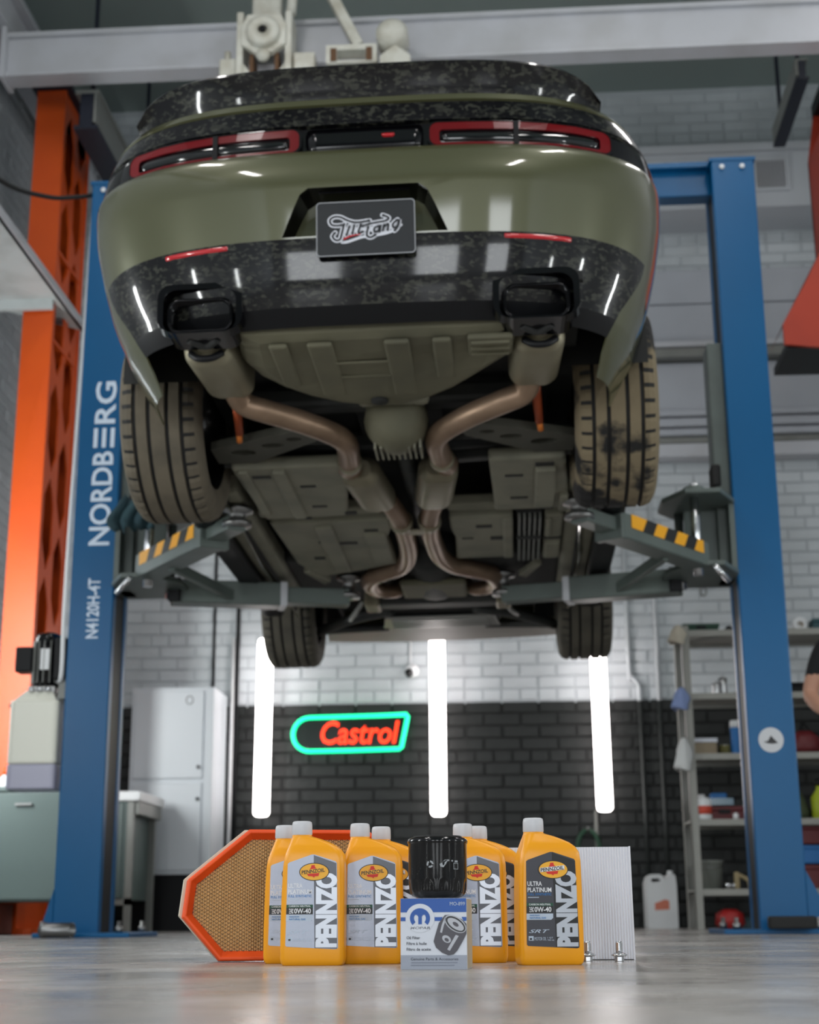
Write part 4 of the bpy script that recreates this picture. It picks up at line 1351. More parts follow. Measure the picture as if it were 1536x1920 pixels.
# differential, subframe, arms, dampers
df = MB().lathe([(0, 0), (.075, .0), (.105, .05), (.115, .12), (.105, .2), (.06, .26), (0, .26)], 24, T(.025, -.30, .285) @ RX(-90)).build('differential', DUST, car)
for k in range(9):
    MB().bb((-.055 + k * .02, -.19, .178), (-.048 + k * .02, -.06, .22)).build('cooling_fin', DUST2, df)
MB().bb((-.10, -.33, .30), (.15, -.27, .40)).build('diff_cover', DUST2, df, .02)
SUBF2 = mat('dusty_arm_paint', (72, 71, 62), .7, var=(6, .5, (50, 50, 46)))
SUBF = mat('subframe_paint', (40, 42, 42), .6, var=(6, .5, (58, 58, 52)))
MB().bb((-.52, -.24, .33), (.52, -.14, .41)).build('rear_subframe', SUBF, car, .02)
MB().bb((-.52, .30, .34), (.52, .40, .42)).build('rear_subframe', SUBF, car, .02)
for s in (-1, 1):
    arm_o = [(s * .24, -.235), (s * .30, -.265), (s * .44, -.20), (s * .66, -.085), (s * .66, .08), (s * .52, .085), (s * .40, -.02), (s * .27, -.13)]
    hol = [[(s * .345 + p[0], -.165 + p[1]) for p in disc(.028, 12, ry=.020)], [(s * .43 + p[0], -.105 + p[1]) for p in disc(.042, 12, ry=.026)], [(s * .55 + p[0], -.035 + p[1]) for p in disc(.05, 12, ry=.035)]]
    shape2d('control_arm', [arm_o] + hol, .03, T(0, 0, .235), SUBF2, car, .004)
    MB().tube([(s * .18, .04, .30), (s * .66, .10, .33)], .022, 12, 1).build('drive_shaft', SUBF, car)
    MB().beam((s * .2, .24, .28), (s * .66, .16, .27), .05, .04).build('toe_link', SUBF, car, .006)
    sp_ = MB().tube([(s * .515, -.40, .36), (s * .53, -.22, .245)], [.019, .014], 12, 1).build('damper', mat('orange_damper', (150, 62, 20), .6), car)
    MB().tube([(s * .53, -.22, .245), (s * .535, -.19, .225)], .011, 10, 1).build('damper_rod', mat('orange_tip', (200, 110, 36), .6), sp_)
    # sill and pinch weld
    MB().bb((s * .655, .46, .235), (s * .80, 2.60, .33)).build('sill', DUST2, car, .02)
    MB().bb((s * .715, .50, .212), (s * .725, 2.55, .24)).build('pinch_weld', UNDER, car)
    MB().bb((s * .79, .46, .19), (s * .90, 2.60, .30)).build('side_skirt', BLACK_P, car, .02)
# centre tunnel
MB().bb((-.14, .0, .40), (.18, 2.5, .435)).build('tunnel', UNDER, car)
MB().tube([(.02, 0.1, .33), (.02, 1.9, .36)], .035, 14, 1).build('prop_shaft', SUBF, car)


def floor_panel(name, poly, z, mt, slots, ribs, h=.05):
    o = MB().prism(poly, h, T(0, 0, z)).build(name, mt, car, .012)
    for (x, y, w, d_) in slots:
        MB().bb((x - w / 2, y - d_ / 2, z - .003), (x + w / 2, y + d_ / 2, z + .004)).build('slot', UNDER, o)
    for (x0, y0, x1, y1, t) in ribs:
        MB().bb((x0, y0, z - t), (x1, y1, z + .01)).build('rib', mt, o, .008)
    return o


floor_panel('floor_panel', [(-.62, .10), (-.20, .10), (-.20, .30), (-.25, .78), (-.60, .80)], .215, DUST2, [(-.52, .20, .07, .03), (-.36, .34, .06, .022), (-.35, .62, .06, .022), (-.235, .735, .05, .03), (-.44, .785, .07, .03)], [(-.47, .12, -.42, .75, .016), (-.60, .12, -.56, .7, .01)])
floor_panel('floor_panel', [(.345, .10), (.63, .10), (.655, .55), (.655, .78), (.36, .78), (.355, .5)], .215, DUST2, [(.44, .30, .07, .022), (.46, .60, .07, .022), (.555, .17, .07, .04), (.57, .755, .06, .03)], [(.52, .2, .60, .70, .02), (.62, .55, .655, .76, .02)])
floor_panel('floor_panel', [(-.60, .90), (-.085, .90), (-.085, 1.02), (-.12, 1.20), (-.11, 1.66), (-.30, 1.78), (-.51, 1.88), (-.58, 1.6)], .225, DUST2, [(-.30, 1.25, .08, .035), (-.18, 1.05, .06, .03), (-.40, 1.22, .06, .03), (-.46, 1.5, .05, .04)], [(-.42, .95, -.34, 1.75, .014), (-.22, 1.1, -.12, 1.6, .01)])
floor_panel('floor_panel', [(.165, .91), (.435, .91), (.435, 1.60), (.17, 1.61), (.18, 1.25), (.165, 1.1)], .225, DUST2, [(.31, 1.05, .07, .04), (.37, 1.25, .07, .05), (.235, 1.24, .05, .015)], [(.39, .93, .435, 1.58, .012)])
o = floor_panel('finned_shield', [(.45, .91), (.56, .91), (.56, 1.66), (.45, 1.66)], .24, UNDER, [], [])
for k in range(5):
    MB().bb((.458 + k * .022, .92, .215), (.466 + k * .022, 1.64, .25)).build('fin', STEEL_G, o)
MB().bb((.45, 1.2, .21), (.56, 1.24, .25)).build('fin_tie', UNDER, o)
floor_panel('floor_panel', [(.57, .92), (.65, .92), (.65, 1.66), (.57, 1.66)], .225, DUST2, [(.61, 1.28, .08, .03)], [(.575, .95, .60, 1.22, .015), (.575, 1.34, .645, 1.6, .012)])
for s in (-1, 1):
    MB().bb((s * .14 + .02, .80, .25), (s * .64, .89, .30)).build('cross_brace', DUST2, car, .01)
    MB().bb((s * .20 + .02, 1.68, .26), (s * .66, 2.4, .32)).build('front_floor', UNDER, car, .02)
    MB().prism([(s * .46, 1.95), (s * .54, 1.72), (s * .57, 1.74), (s * .50, 2.0)], .03, T(0, 0, .215)).build('strut_bar', DUST2, car, .006)
    MB().tube([(s * .22, 2.75, .24), (s * .45, 2.85, .22), (s * .66, 3.02, .19)], .028, 12).build('front_control_arm', SUBF, car)
    MB().tube([(s * .28, 3.2, .24), (s * .5, 3.12, .22), (s * .66, 3.06, .2)], .022, 12).build('front_tension_arm', SUBF, car)
    MB().tube([(s * .36, 2.55, .25), (s * .43, 2.68, .20), (s * .47, 2.9, .22)], .012, 8).build('stabiliser_link', STEEL_G, car)
tr2 = MB().lathe([(0, 0), (.10, .02), (.135, .10), (.15, .30), (.17, .55), (.16, .62), (0, .63)], 24, T(.035, 1.75, .36) @ RX(-90)).build('gearbox', SUBF, car)
MB().bb((-.13, 2.02, .205), (.20, 2.34, .24)).build('gearbox_pan', DUST, tr2, .02)
MB().bb((-.34, 2.50, .22), (.40, 2.66, .29)).build('front_crossmember', SUBF, car, .025)
MB().bb((-.30, 2.72, .25), (.36, 3.25, .40)).build('engine_sump', UNDER, car, .03)
ALU = mat('aluminium_tray', (150, 150, 146), .35, .6)
b = MB()
ft = [(-.27, 2.86), (.33, 2.86), (.36, 3.12), (-.30, 3.12)]
MB().prism(ft, .015, T(0, 0, .215)).build('skid_plate', ALU, car, .006)
for k in (0, 1, 2):
    MB().bb((-.24, 2.90 + k * .075, .205), (.30, 2.925 + k * .075, .217)).build('skid_rib', ALU, car, .004)
b = MB()
lip = []
for k in range(25):
    t = -1 + k / 12
    x = t * .66
    lip.append((x + .02, 3.44 - .07 * t * t))
vs = [(x, y, .20) for x, y in lip] + [(x * .98, y - .26, .235) for x, y in lip] + [(x, y, .225) for x, y in lip]
N3 = len(lip)
b.add(vs, [(k, k + 1, N3 + k + 1, N3 + k) for k in range(N3 - 1)] + [(k, 2 * N3 + k, 2 * N3 + k + 1, k + 1) for k in range(N3 - 1)], smooth=True)
b.build('front_undertray', mat('tray_grey', (150, 148, 142), .5), car)
# ------------------------------------------------------------------ oil bottles
YELLOW = mat('bottle_yellow', (238, 158, 10), 0.34, spec=.5)
CAPM = mat('cap_grey', (196, 196, 200), 0.4)
LABEL_LIT = mat('label_silver', (150, 155, 168), 0.36, .5)  # silver label painted bright, as if catching the light
LABEL_DIM = mat('label_dark', (64, 64, 70), 0.36, .4)  # same silver label painted dark, as if catching no light
GROUND_LIT = mat('label_mid_grey', (84, 86, 92), .36, .5)  # letter ground lightened to go with the lit label copy
SILV_L = mat('label_letter', (176, 180, 188), 0.3, .7)
INK_W = mat('print_white', (222, 222, 226), .5)
INK_B = mat('print_blue', (30, 110, 176), .5)
INK_K = mat('print_black', (16, 17, 20), .45)
INK_G = mat('print_green', (14, 74, 52), .5)
INK_LB = mat('print_pale_blue', (178, 190, 206), .5)
INK_R = mat('print_red', (206, 36, 22), .5)
LOGO_Y = mat('logo_yellow', (236, 172, 40), .45)
HB = .240


def oil_bottle(loc, rz, label):
    e = empty('oil_bottle', (loc[0], loc[1], 0), rz)
    tag(e, label, 'oil bottle', 'yellow oil bottles standing on the floor')
    xs_l = [(0, -.0505), (.004, -.0530), (.012, -.0545), (.06, -.0545), (.12, -.0535), (.165, -.0515), (.18, -.049), (.195, -.0445), (.207, -.041), (.213, -.0395), (.221, -.0385)]
    xs_r = [(0, .0505), (.004, .0530), (.012, .0545), (.06, .0545), (.12, .0543), (.17, .0535), (.183, .0515), (.192, .046), (.199, .037), (.205, .024), (.2095, .012), (.213, .000), (.2145, -.0045), (.221, -.0055)]
    ds = [(0, .0255), (.004, .028), (.012, .0295), (.17, .0295), (.185, .0285), (.198, .025), (.208, .020), (.2145, .0165), (.221, .0165)]

    def itp(t, z):
        for a, b in zip(t, t[1:]):
            if z <= b[0]: return a[1] + (b[1] - a[1]) * (z - a[0]) / (b[0] - a[0])
        return t[-1][1]
    zs = [0, .0015, .004, .008, .012, .03, .06, .12, .16, .168, .176, .183, .188, .192, .196, .199, .202, .205, .2075, .2095, .2115, .213, .2138, .2145, .216, .221]
    b = MB(); n = None
    for z in zs:
        l, r, d_ = itp(xs_l, z), itp(xs_r, z), itp(ds, z)
        w = r - l
        lp = rrect(w, 2 * d_, min(.0095 if z < .18 else .0095 + (z - .18) / .035 * .0075, w / 2 - .0002, d_ - .0002), 5, ((l + r) / 2, 0))
        n = len(lp)
        b.v += [(p[0], p[1], z) for p in lp]
    for i in range(len(zs) - 1):
        for k in range(n):
            b.f.append((i * n + k, i * n + (k + 1) % n, (i + 1) * n + (k + 1) % n, (i + 1) * n + k)); b.mi.append(0); b.sm.append(True)
    b.f += [tuple(reversed(range(n))), tuple((len(zs) - 1) * n + k for k in range(n))]; b.mi += [0, 0]; b.sm += [False, False]
    bo = b.build('bottle_body', YELLOW, e)
    es = bo.modifiers.new('edge', 'EDGE_SPLIT'); es.split_angle = rad(55)
    b = MB()
    NR_ = 64
    b.lathe([(.0170, .2165), (.0178, .218), (.0175, .234), (.0165, .2385), (.014, HB), (0, HB)], NR_, T(-.022, 0, 0), mod=lambda i, j, n_: 1.0 if (j % 2 or i in (0, 4, 5)) else .965)
    b.build('cap', CAPM, e)
    M = T(0, -.0297, 0) @ FRONT @ Matrix.Diagonal((1.1, 1.0, 1.0, 1.0))
    LAB = [(-.0405, .033), (-.0385, .031), (.037, .0265), (.0405, .0285), (.038, .168), (.036, .171), (.003, .1825), (-.001, .1825), (-.036, .1695), (-.0385, .167)]
    lb = MB().prism(LAB, .0004, M).build('label', LABEL_DIM if 'dark' in label else LABEL_LIT, e)
    P = []

    def pr_(name, poly, m_, lift):
        P.append(MB().prism(poly, .00025, M @ T(0, 0, lift)).build(name, m_, lb))
    # big letters running up the right side
    MU = M @ T(0, 0, .0004)
    up = Matrix(((0, -1, 0, 0), (1, 0, 0, 0), (0, 0, 1, 0), (0, 0, 0, 1)))
    pr_('letter_ground', [(.0045, .0285), (.0395, .0272), (.0373, .168), (.002, .1815), (.002, .17)], INK_K if 'dark' in label else GROUND_LIT, .0004)
    text('big_lettering', 'PENNZO', (.0295, -.0392, .152, -.0055), MU @ T(0, 0, .0002) @ up, SILV_L, lb, depth=.0004, bold=.06)
    # oval emblem
    pr_('emblem_rim', disc(.0235, 28, (.003, .1535), .0150), INK_K, .0009)
    pr_('emblem_field', disc(.0222, 28, (.003, .1535), .0137), LOGO_Y, .0012)
    pr_('emblem_bell', [(-.0045, .1575), (-.002, .161), (-.0015, .1645), (.0035, .165), (.004, .162), (.007, .158)], INK_R, .0015)
    pr_('emblem_bell', [(-.0085, .150), (.011, .1515), (.0095, .1465), (.004, .1460), (.003, .1440), (.000, .1460), (-.006, .1465)], INK_R, .0015)
    pr_('emblem_banner', [(-.0175, .1492), (.0205, .1535), (.0205, .1605), (-.0175, .1562)], INK_W if 'dark' in label else LOGO_Y, .0017)
    text('emblem_lettering', 'PENNZOIL', (-.0165, 0, .0195, .0062), M @ T(0, .1515, .0019) @ Matrix(((1, 0, 0, 0), (.113, 1, 0, 0), (0, 0, 1, 0), (0, 0, 0, 1))), INK_K, lb, depth=.0003, bold=.02)
    text('print', 'ULTRA', (-.0375, .1270, -.0150, .1345), MU, INK_W, lb, depth=.0003, bold=.015)
    text('print', 'PLATINUM', (-.0375, .1170, -.0005, .1245), MU, INK_W, lb, depth=.0003, bold=.015)
    text('print', 'FULL SYNTHETIC', (-.0372, .1115, -.0005, .1155), MU, INK_B, lb, depth=.0003, bold=.012)
    pr_('print_line', [(-.0372, .1079), (-.020, .1079), (-.020, .1092), (-.0372, .1092)], INK_LB, .0004)
    pr_('green_band', [(-.0397, .0945), (.0015, .0945), (.0015, .0995), (-.0395, .0995)], INK_G, .0004)
    text('print', 'CARBON NEUTRAL', (-.036, .0956, -.002, .0986), MU @ T(0, 0, .0003), INK_W, lb, depth=.0003, bold=.012)
    pr_('grade_field', [(-.0399, .0835), (.0015, .0835), (.0015, .0945), (-.0397, .0945)], INK_K, .0004)
    text('grade_lettering', '0W-40', (-.0275, .0850, -.0015, .0933), MU @ T(0, 0, .0003), INK_W, lb, depth=.0003, bold=.02)
    text('print', 'SAE', (.0848, .0288, .0932, .0355), MU @ T(0, 0, .0003) @ up, INK_W, lb, depth=.0003, bold=.015)
    pr_('pale_field', [(-.0401, .0725), (-.002, .0725), (.001, .0755), (.001, .0825), (-.0399, .0825)], INK_LB, .0004)
    text('print', 'MADE FROM', (-.035, .0785, -.020, .0808), MU @ T(0, 0, .0003), INK_B, lb, depth=.0003)
    text('print', 'NATURAL GAS', (-.035, .0742, -.010, .0770), MU @ T(0, 0, .0003), INK_B, lb, depth=.0003, bold=.01)
    text('print', 'SRT', (-.037, .0515, -.005, .0570), MU, INK_LB, lb, depth=.0003, shear=.4, bold=.01)
    pr_('print_square', [(-.0375, .0395), (-.0300, .0392), (-.0300, .0465), (-.0375, .0465)], INK_LB, .0004)
    pr_('print_square', [(-.0360, .0405), (-.0325, .0405), (-.0325, .0435), (-.0360, .0435)], INK_K, .0007)
    text('print', 'MOTOR OIL', (-.0285, .0395, -.0105, .0450), MU, INK_LB, lb, depth=.0003)
    text('print', '1 QT', (-.0085, .0420, .0, .0450), MU, INK_LB, lb, depth=.0003)
    text('print', '946 mL', (-.0085, .0390, .002, .0412), MU, INK_LB, lb, depth=.0003)
    return e


SPOTS = [((.0765, 2.635), 1, 'leftmost front yellow oil bottle with bright silver label'),
         ((.4765, 2.612), 12, 'rightmost yellow oil bottle with dark label, standing clear of the others'),
         ((.170, 2.712), 3, 'second yellow oil bottle from the left in the front row'),
         ((.352, 2.748), 2, 'yellow oil bottle half hidden behind the black filter box'),
         ((.030, 2.745), 0, 'yellow oil bottle peeping out behind the leftmost one'),
         ((.199, 2.815), 3, 'yellow oil bottle behind the second one, cap showing over its shoulder'),
         ((.377, 2.828), 5, 'hindmost yellow oil bottle on the right, only cap and edge showing')]
b0 = oil_bottle(*SPOTS[0])
b1 = oil_bottle(*SPOTS[1])
for (p, rz, lb_) in SPOTS[2:]:
    src = b1 if ('behind the second' in lb_ or 'hindmost' in lb_) else b0
    c = copy_tree(src)
    c.location = (p[0], p[1], 0); c.rotation_euler = (0, 0, rad(rz)); c['label'] = lb_

# ------------------------------------------------------------------ filter box
CARDW = mat('card_white', (206, 210, 220), .5)
BLUE_PR = mat('box_blue', (38, 84, 160), .5)
GREY_PR = mat('box_grey', (150, 156, 170), .5)
CARDB = mat('card_brown', (176, 160, 136), .6, var=(14, .5, (150, 134, 112)))
bx = empty('filter_box', (.297, 2.443, 0), -3)
tag(bx, 'white and blue printed carton under the black oil filter', 'box')
w2, dp, hb = .0515, .049, .106
MB().bb((-w2, -dp, 0), (w2, dp, hb)).build('carton', CARDW, bx, .0008)
MB().bb((w2, -dp + .001, .001), (w2 + .0003, dp - .001, hb - .001)).build('side_print', CARDB, bx)
MF = T(-w2, -dp - .0001, 0) @ FRONT
K = .103 / 870.0            # picture units of the printed front to metres


def q_(x, y): return ((x - 55) * K, (1868 - y) * K * 1.0 * (.106 / (938 * K)))


def pf(name, pts, m_, lift=.0, raw=False):
    return MB().prism(pts if raw else [q_(*p) for p in pts], .0002, MF @ T(0, 0, lift)).build(name, m_, bx)


pf('blue_band', [(57, 1116), (924, 1116), (924, 932), (57, 932)], BLUE_PR, 0)
pf('grey_band', [(57, 1866), (924, 1866), (924, 1680), (57, 1680)], GREY_PR, 0)
pf('blue_stripe', [(57, 1232), (122, 1232), (122, 1180), (57, 1180)], BLUE_PR, 0)
pf('blue_stripe', [(505, 1232), (590, 1232), (610, 1180), (505, 1180)], BLUE_PR, 0)
pf('blue_stripe', [(860, 1180), (924, 1180), (924, 1232), (885, 1232)], BLUE_PR, .0012)
cx0, cy0 = 313, 1192
pf('emblem_ground', [(cx0 + 190 * cos(a), cy0 - 190 * sin(a)) for a in [2 * pi * k / 36 for k in range(36)]], CARDW, .0003)
ang = [rad(-42 + 264 * k / 30) for k in range(31)]
omega = [(cx0 + 133 * cos(a), cy0 + 2 - 133 * sin(a)) for a in ang] + [(cx0 + 78 * cos(a), cy0 + 2 - 78 * sin(a)) for a in reversed(ang)]
shape2d('emblem_arch', [[q_(*p) for p in omega]], .0002, MF @ T(0, 0, .0006), BLUE_PR, bx)
pf('emblem_bar', [(290, 1274), (338, 1274), (338, 1120), (290, 1120)], BLUE_PR, .0007)
pf('emblem_bar', [(290, 1175), (338, 1175), (372, 1120), (254, 1120)], BLUE_PR, .00075)
pf('emblem_bar', [(252, 1150), (374, 1150), (374, 1078), (252, 1078)], BLUE_PR, .00078)


def tf(txt, x0, y0, x1, y1, m_, **k):
    a, b_ = q_(x0, y0), q_(x1, y1)
    return text('print', txt, (a[0], a[1], b_[0], b_[1]), MF @ T(0, 0, .0003), m_, bx, depth=.0002, **k)


INKD = mat('print_dark', (44, 50, 62), .5)
tf('MOPAR', 185, 1340, 448, 1305, INKD, shear=.15, bold=.012)
tf('MO-899', 708, 1028, 905, 980, INK_LB)
tf('Oil Filter', 135, 1470, 312, 1432, INKD, bold=.008)
tf('Filtre à huile', 135, 1546, 398, 1508, INKD, bold=.008)
tf('Filtro de aceite', 135, 1622, 452, 1584, INKD, bold=.008)
tf('Genuine Parts & Accessories', 190, 1748, 810, 1712, INKD)
for (xa, xb, ya) in ((195, 800, 1785), (190, 760, 1820)):
    pf('print_line', [(xa, ya), (xb, ya), (xb, ya - 14), (xa, ya - 14)], mat('faint_grey_print', (122, 128, 142), .5), .0003)
# printed picture of a filter
PIC = mat('picture_grey', (74, 72, 80), .45)
PIC2 = mat('picture_light', (176, 178, 186), .45)
pf('picture_can', [(640, 1155), (560, 1260), (505, 1440), (490, 1500), (520, 1580), (600, 1650), (680, 1682), (750, 1672), (800, 1620), (870, 1500), (922, 1400), (922, 1270), (860, 1210), (760, 1165), (690, 1150)], PIC, .0008)
ell = lambda cx, cy, a, b_, t: [(cx + a * cos(u) * cos(t) - b_ * sin(u) * sin(t), cy + a * cos(u) * sin(t) + b_ * sin(u) * cos(t)) for u in [2 * pi * k / 28 for k in range(28)]]
pf('picture_rim', ell(778, 1272, 160, 92, .62), PIC2, .0011)
pf('picture_seal', ell(780, 1274, 146, 78, .62), INK_K, .0013)
pf('picture_plate', ell(782, 1276, 124, 58, .62), PIC2, .0015)
pf('picture_bore', ell(782, 1276, 44, 24, .62), PIC, .0017)
pf('picture_gloss', [(640, 1180), (600, 1280), (575, 1380), (600, 1390), (630, 1280), (665, 1195)], PIC2, .0011)
pf('picture_logo', [(780, 1415), (820, 1430), (700, 1625), (668, 1605)], PIC2, .0011)
pf('picture_logo', ell(660, 1470, 62, 44, .6), PIC2, .0011)
pf('picture_logo', ell(662, 1480, 32, 22, .6), PIC, .0013)

# ------------------------------------------------------------------ black oil filter on the box
of = empty('oil_filter', (.299, 2.452, .1062))
tag(of, 'black spin-on oil filter can standing on the white and blue carton', 'oil filter')
RF = .0468
NL = 96


def flute(i, j, n_):
    if 2 <= i <= 6:
        ph = (j / n_ * 12) % 1.0
        d_ = max(0, sin(ph * pi)) ** 3
        return 1 - .045 * d_ * (1.0 if i <= 5 else .5)
    return 1.0


MB().lathe([(0, 0), (.030, 0), (.0415, .004), (.0445, .009), (.0458, .014), (.0464, .022), (RF, .028), (RF, .031), (RF, .084), (RF + .0004, .0855)], NL, mod=flute).build('can', BLACK_G, of)
MB().lathe([(RF - .001, .084), (RF + .0012, .0855), (RF + .0016, .0885), (RF + .0004, .0915), (.044, .0935), (.042, .0945), (.028, .0945), (.027, .093), (0, .093)], NL).build('seam_rim', BLACK_G, of)
MB().lathe([(.0335, .0935), (.034, .0965), (.037, .0972), (.039, .0962), (.0392, .0935)], 48).build('gasket', RUBBER, of)


def on_can(poly, m_, name, a0, z0):
    """flat print wrapped on the can at azimuth a0 (deg, 0 = towards the camera)"""
    b = MB(); n = len(poly)
    vs = []
    for x, z in poly:
        a = rad(-90 + a0) + x / RF
        vs.append(((RF + .0002) * cos(a), (RF + .0002) * sin(a), z0 + z))
    b.add(vs, [tuple(range(n))])
    return b.build(name, m_, of)


INKS = mat('can_print', (150, 154, 158), .5)
for k in range(3):
    a0 = 120 * k
    on_can([(.0055 * cos(rad(t)), .0055 * sin(rad(t))) for t in range(a0, a0 + 91, 15)] + [(.0028 * cos(rad(t)), .0028 * sin(rad(t))) for t in range(a0 + 90, a0 - 1, -15)], INKS, 'recycling_mark', -12, .052)
on_can([(x, z) for x, z in ((-.005, -.004), (.0, -.005), (.004, .0), (.006, .004), (.010, .005), (.009, .007), (.002, .0065), (-.003, .002), (-.006, .0))], INKS, 'hand_mark', 14, .052)
on_can([(-.003, .003), (-.001, -.002), (.001, -.002), (.002, .002), (.0005, .004)], BLACK_G, 'hand_mark_gap', 14, .0525)
for (x, z, w, h_) in ((-.004, -.005, .0008, .009), (.004, -.005, .0008, .009), (-.004, -.005, .0088, .0008), (-.004, .004, .0088, .0008), (-.002, .006, .006, .0025), (-.008, .007, .003, .002)):
    on_can([(x, z), (x + w, z), (x + w, z + h_), (x, z + h_)], INKS, 'tool_mark', 40, .049)
for k in range(3):
    on_can([(-.012, -.001 * k * 4), (.008 - .003 * k, -.001 * k * 4), (.008 - .003 * k, -.001 * k * 4 + .0009), (-.012, -.001 * k * 4 + .0009)], mat('faint_print', (44, 46, 50), .5), 'print_line', -42, .045)

# ------------------------------------------------------------------ orange framed air filter leaning behind the bottles
af = empty('air_filter', (.0, 2.868, .0))
af.rotation_euler = (rad(-2.5), 0, rad(15))
tag(af, 'six sided orange rimmed air filter with wire mesh standing behind the bottles', 'air filter')
PU = mat('orange_polyurethane', (240, 84, 14), .5, var=(9, .4, (208, 54, 12)))
PAPER = mat('filter_paper', (255, 224, 172), .8, bump=(60, .2))
PAPER2 = mat('filter_paper_edge', (206, 200, 182), .8)
WIRE = mat('filter_wire', (70, 56, 38), .5, .3)
OUT = [(-.128, .002), (.206, .002), (.262, .080), (.256, .148), (.150, .240), (-.077, .240), (-.190, .148), (-.198, .080)]
def inset(poly, d_):
    n = len(poly); out = []
    for k in range(n):
        p0, p1, p2 = Vector(poly[k - 1]), Vector(poly[k]), Vector(poly[(k + 1) % n])
        d1, d2 = (p1 - p0).normalized(), (p2 - p1).normalized()
        n1, n2 = Vector((-d1.y, d1.x)), Vector((-d2.y, d2.x))
        m_ = (n1 + n2).normalized()
        out.append(tuple(p1 + m_ * (d_ / max(.3, m_.dot(n1)))))
    return out


I1, I2 = inset(OUT, .010), inset(OUT, .018)
fo = MB(); n = len(OUT)
lay = [(OUT, .030), (OUT, -.002), (inset(OUT, .002), -.006), (inset(OUT, .007), -.006), (I1, -.001), (I2, .010), (I2, .030)]
vs = [(p[0], y, p[1]) for lp, y in lay for p in lp]
fo.add(vs, [(r * n + k, r * n + (k + 1) % n, (r + 1) * n + (k + 1) % n, (r + 1) * n + k) for r in range(len(lay) - 1) for k in range(n)])
fo.build('frame', PU, af, .0015)


def inside(x, z, poly):
    for k in range(len(poly)):
        (x0, z0), (x1, z1) = poly[k], poly[(k + 1) % len(poly)]
        if (x1 - x0) * (z - z0) - (z1 - z0) * (x - x0) < 0: return False
    return True


def span(poly, p, d_):
    """clip the line p + t d to a convex ccw polygon"""
    t0, t1 = -9, 9
    for k in range(len(poly)):
        (x0, z0), (x1, z1) = poly[k], poly[(k + 1) % len(poly)]
        nx, nz = -(z1 - z0), (x1 - x0)
        a = nx * (p[0] - x0) + nz * (p[1] - z0); b_ = nx * d_[0] + nz * d_[1]
        if abs(b_) < 1e-9:
            if a < 0: return None
        elif b_ > 0: t0 = max(t0, -a / b_)
        else: t1 = min(t1, -a / b_)
    return (t0, t1) if t1 > t0 else None


I3 = inset(OUT, .0175)
pb = MB(); x = -.185; k = 0
while x < .25:
    s0 = span(I3, (x, 0), (0, 1)); s1 = span(I3, (x + .0022, 0), (0, 1))
    if s0 and s1:
        ya, yb_ = (.009, .016) if k % 2 == 0 else (.016, .009)
        pb.add([(x, ya, s0[0]), (x + .0022, yb_, s1[0]), (x + .0022, yb_, s1[1]), (x, ya, s0[1])], [(0, 1, 2, 3)])
    x += .0022; k += 1
tag(pb.build('paper_pleats', PAPER, af, fix=False), kind='stuff')
wb_ = MB()
for sgn in (1, -1):
    d_ = Vector((.86, sgn * .51)).normalized()
    nrm = Vector((-d_.y, d_.x))
    k = -60
    while k < 80:
        p = (nrm.x * k * .0057, nrm.y * k * .0057 + .05)
        t = span(I3, p, d_)
        if t and t[1] - t[0] > .004:
            a = Vector((p[0] + d_.x * t[0], .0085, p[1] + d_.y * t[0])); c = Vector((p[0] + d_.x * t[1], .0085, p[1] + d_.y * t[1]))
            wb_.beam(a, c, .0007, .0007, up=(0, 1, 0))
        k += 1
tag(wb_.build('wire_mesh', WIRE, af, fix=False), kind='stuff')
IB = inset(OUT, .004)
OB = [(p[0] * 1.0 - .007, p[1] + .004) for p in inset(OUT, .002)]
bo_ = MB().add([(p[0], .030, p[1]) for p in OB] + [(p[0], .058, p[1]) for p in OB], [(k, (k + 1) % n, n + (k + 1) % n, n + k) for k in range(n)] + [tuple(range(n, 2 * n)), tuple(range(n))])
bo_.build('pleat_pack', PAPER2, af, .001)

# ------------------------------------------------------------------ white cabin filter
cf = empty('cabin_filter', (.519, 2.872, 0))
cf.rotation_euler = (rad(-3), 0, rad(2))
tag(cf, 'white pleated cabin filter panel standing behind the rightmost bottle', 'cabin filter')
FLE = mat('filter_fleece', (212, 214, 222), .8)
b = MB(); npl = 46; wd = .236
for k in range(npl * 2 + 1):
    x = -wd / 2 + wd * k / (npl * 2)
    y = -.004 if k % 2 == 0 else -.0022
    b.v += [(x, y, .002), (x, y, .203)]
for k in range(npl * 2):
    b.f.append((2 * k, 2 * k + 2, 2 * k + 3, 2 * k + 1)); b.mi.append(0); b.sm.append(False)
tag(b.build('pleats', FLE, cf, fix=False), kind='stuff')
MB().bb((-wd / 2, -.002, .001), (wd / 2, .026, .203)).build('pleat_pack', FLE, cf, .001)
for s in (-1, 1):
    MB().bb((s * wd / 2 - .001, -.004, .0), (s * wd / 2 + .002, .027, .204)).build('edge_strip', FLE, cf)

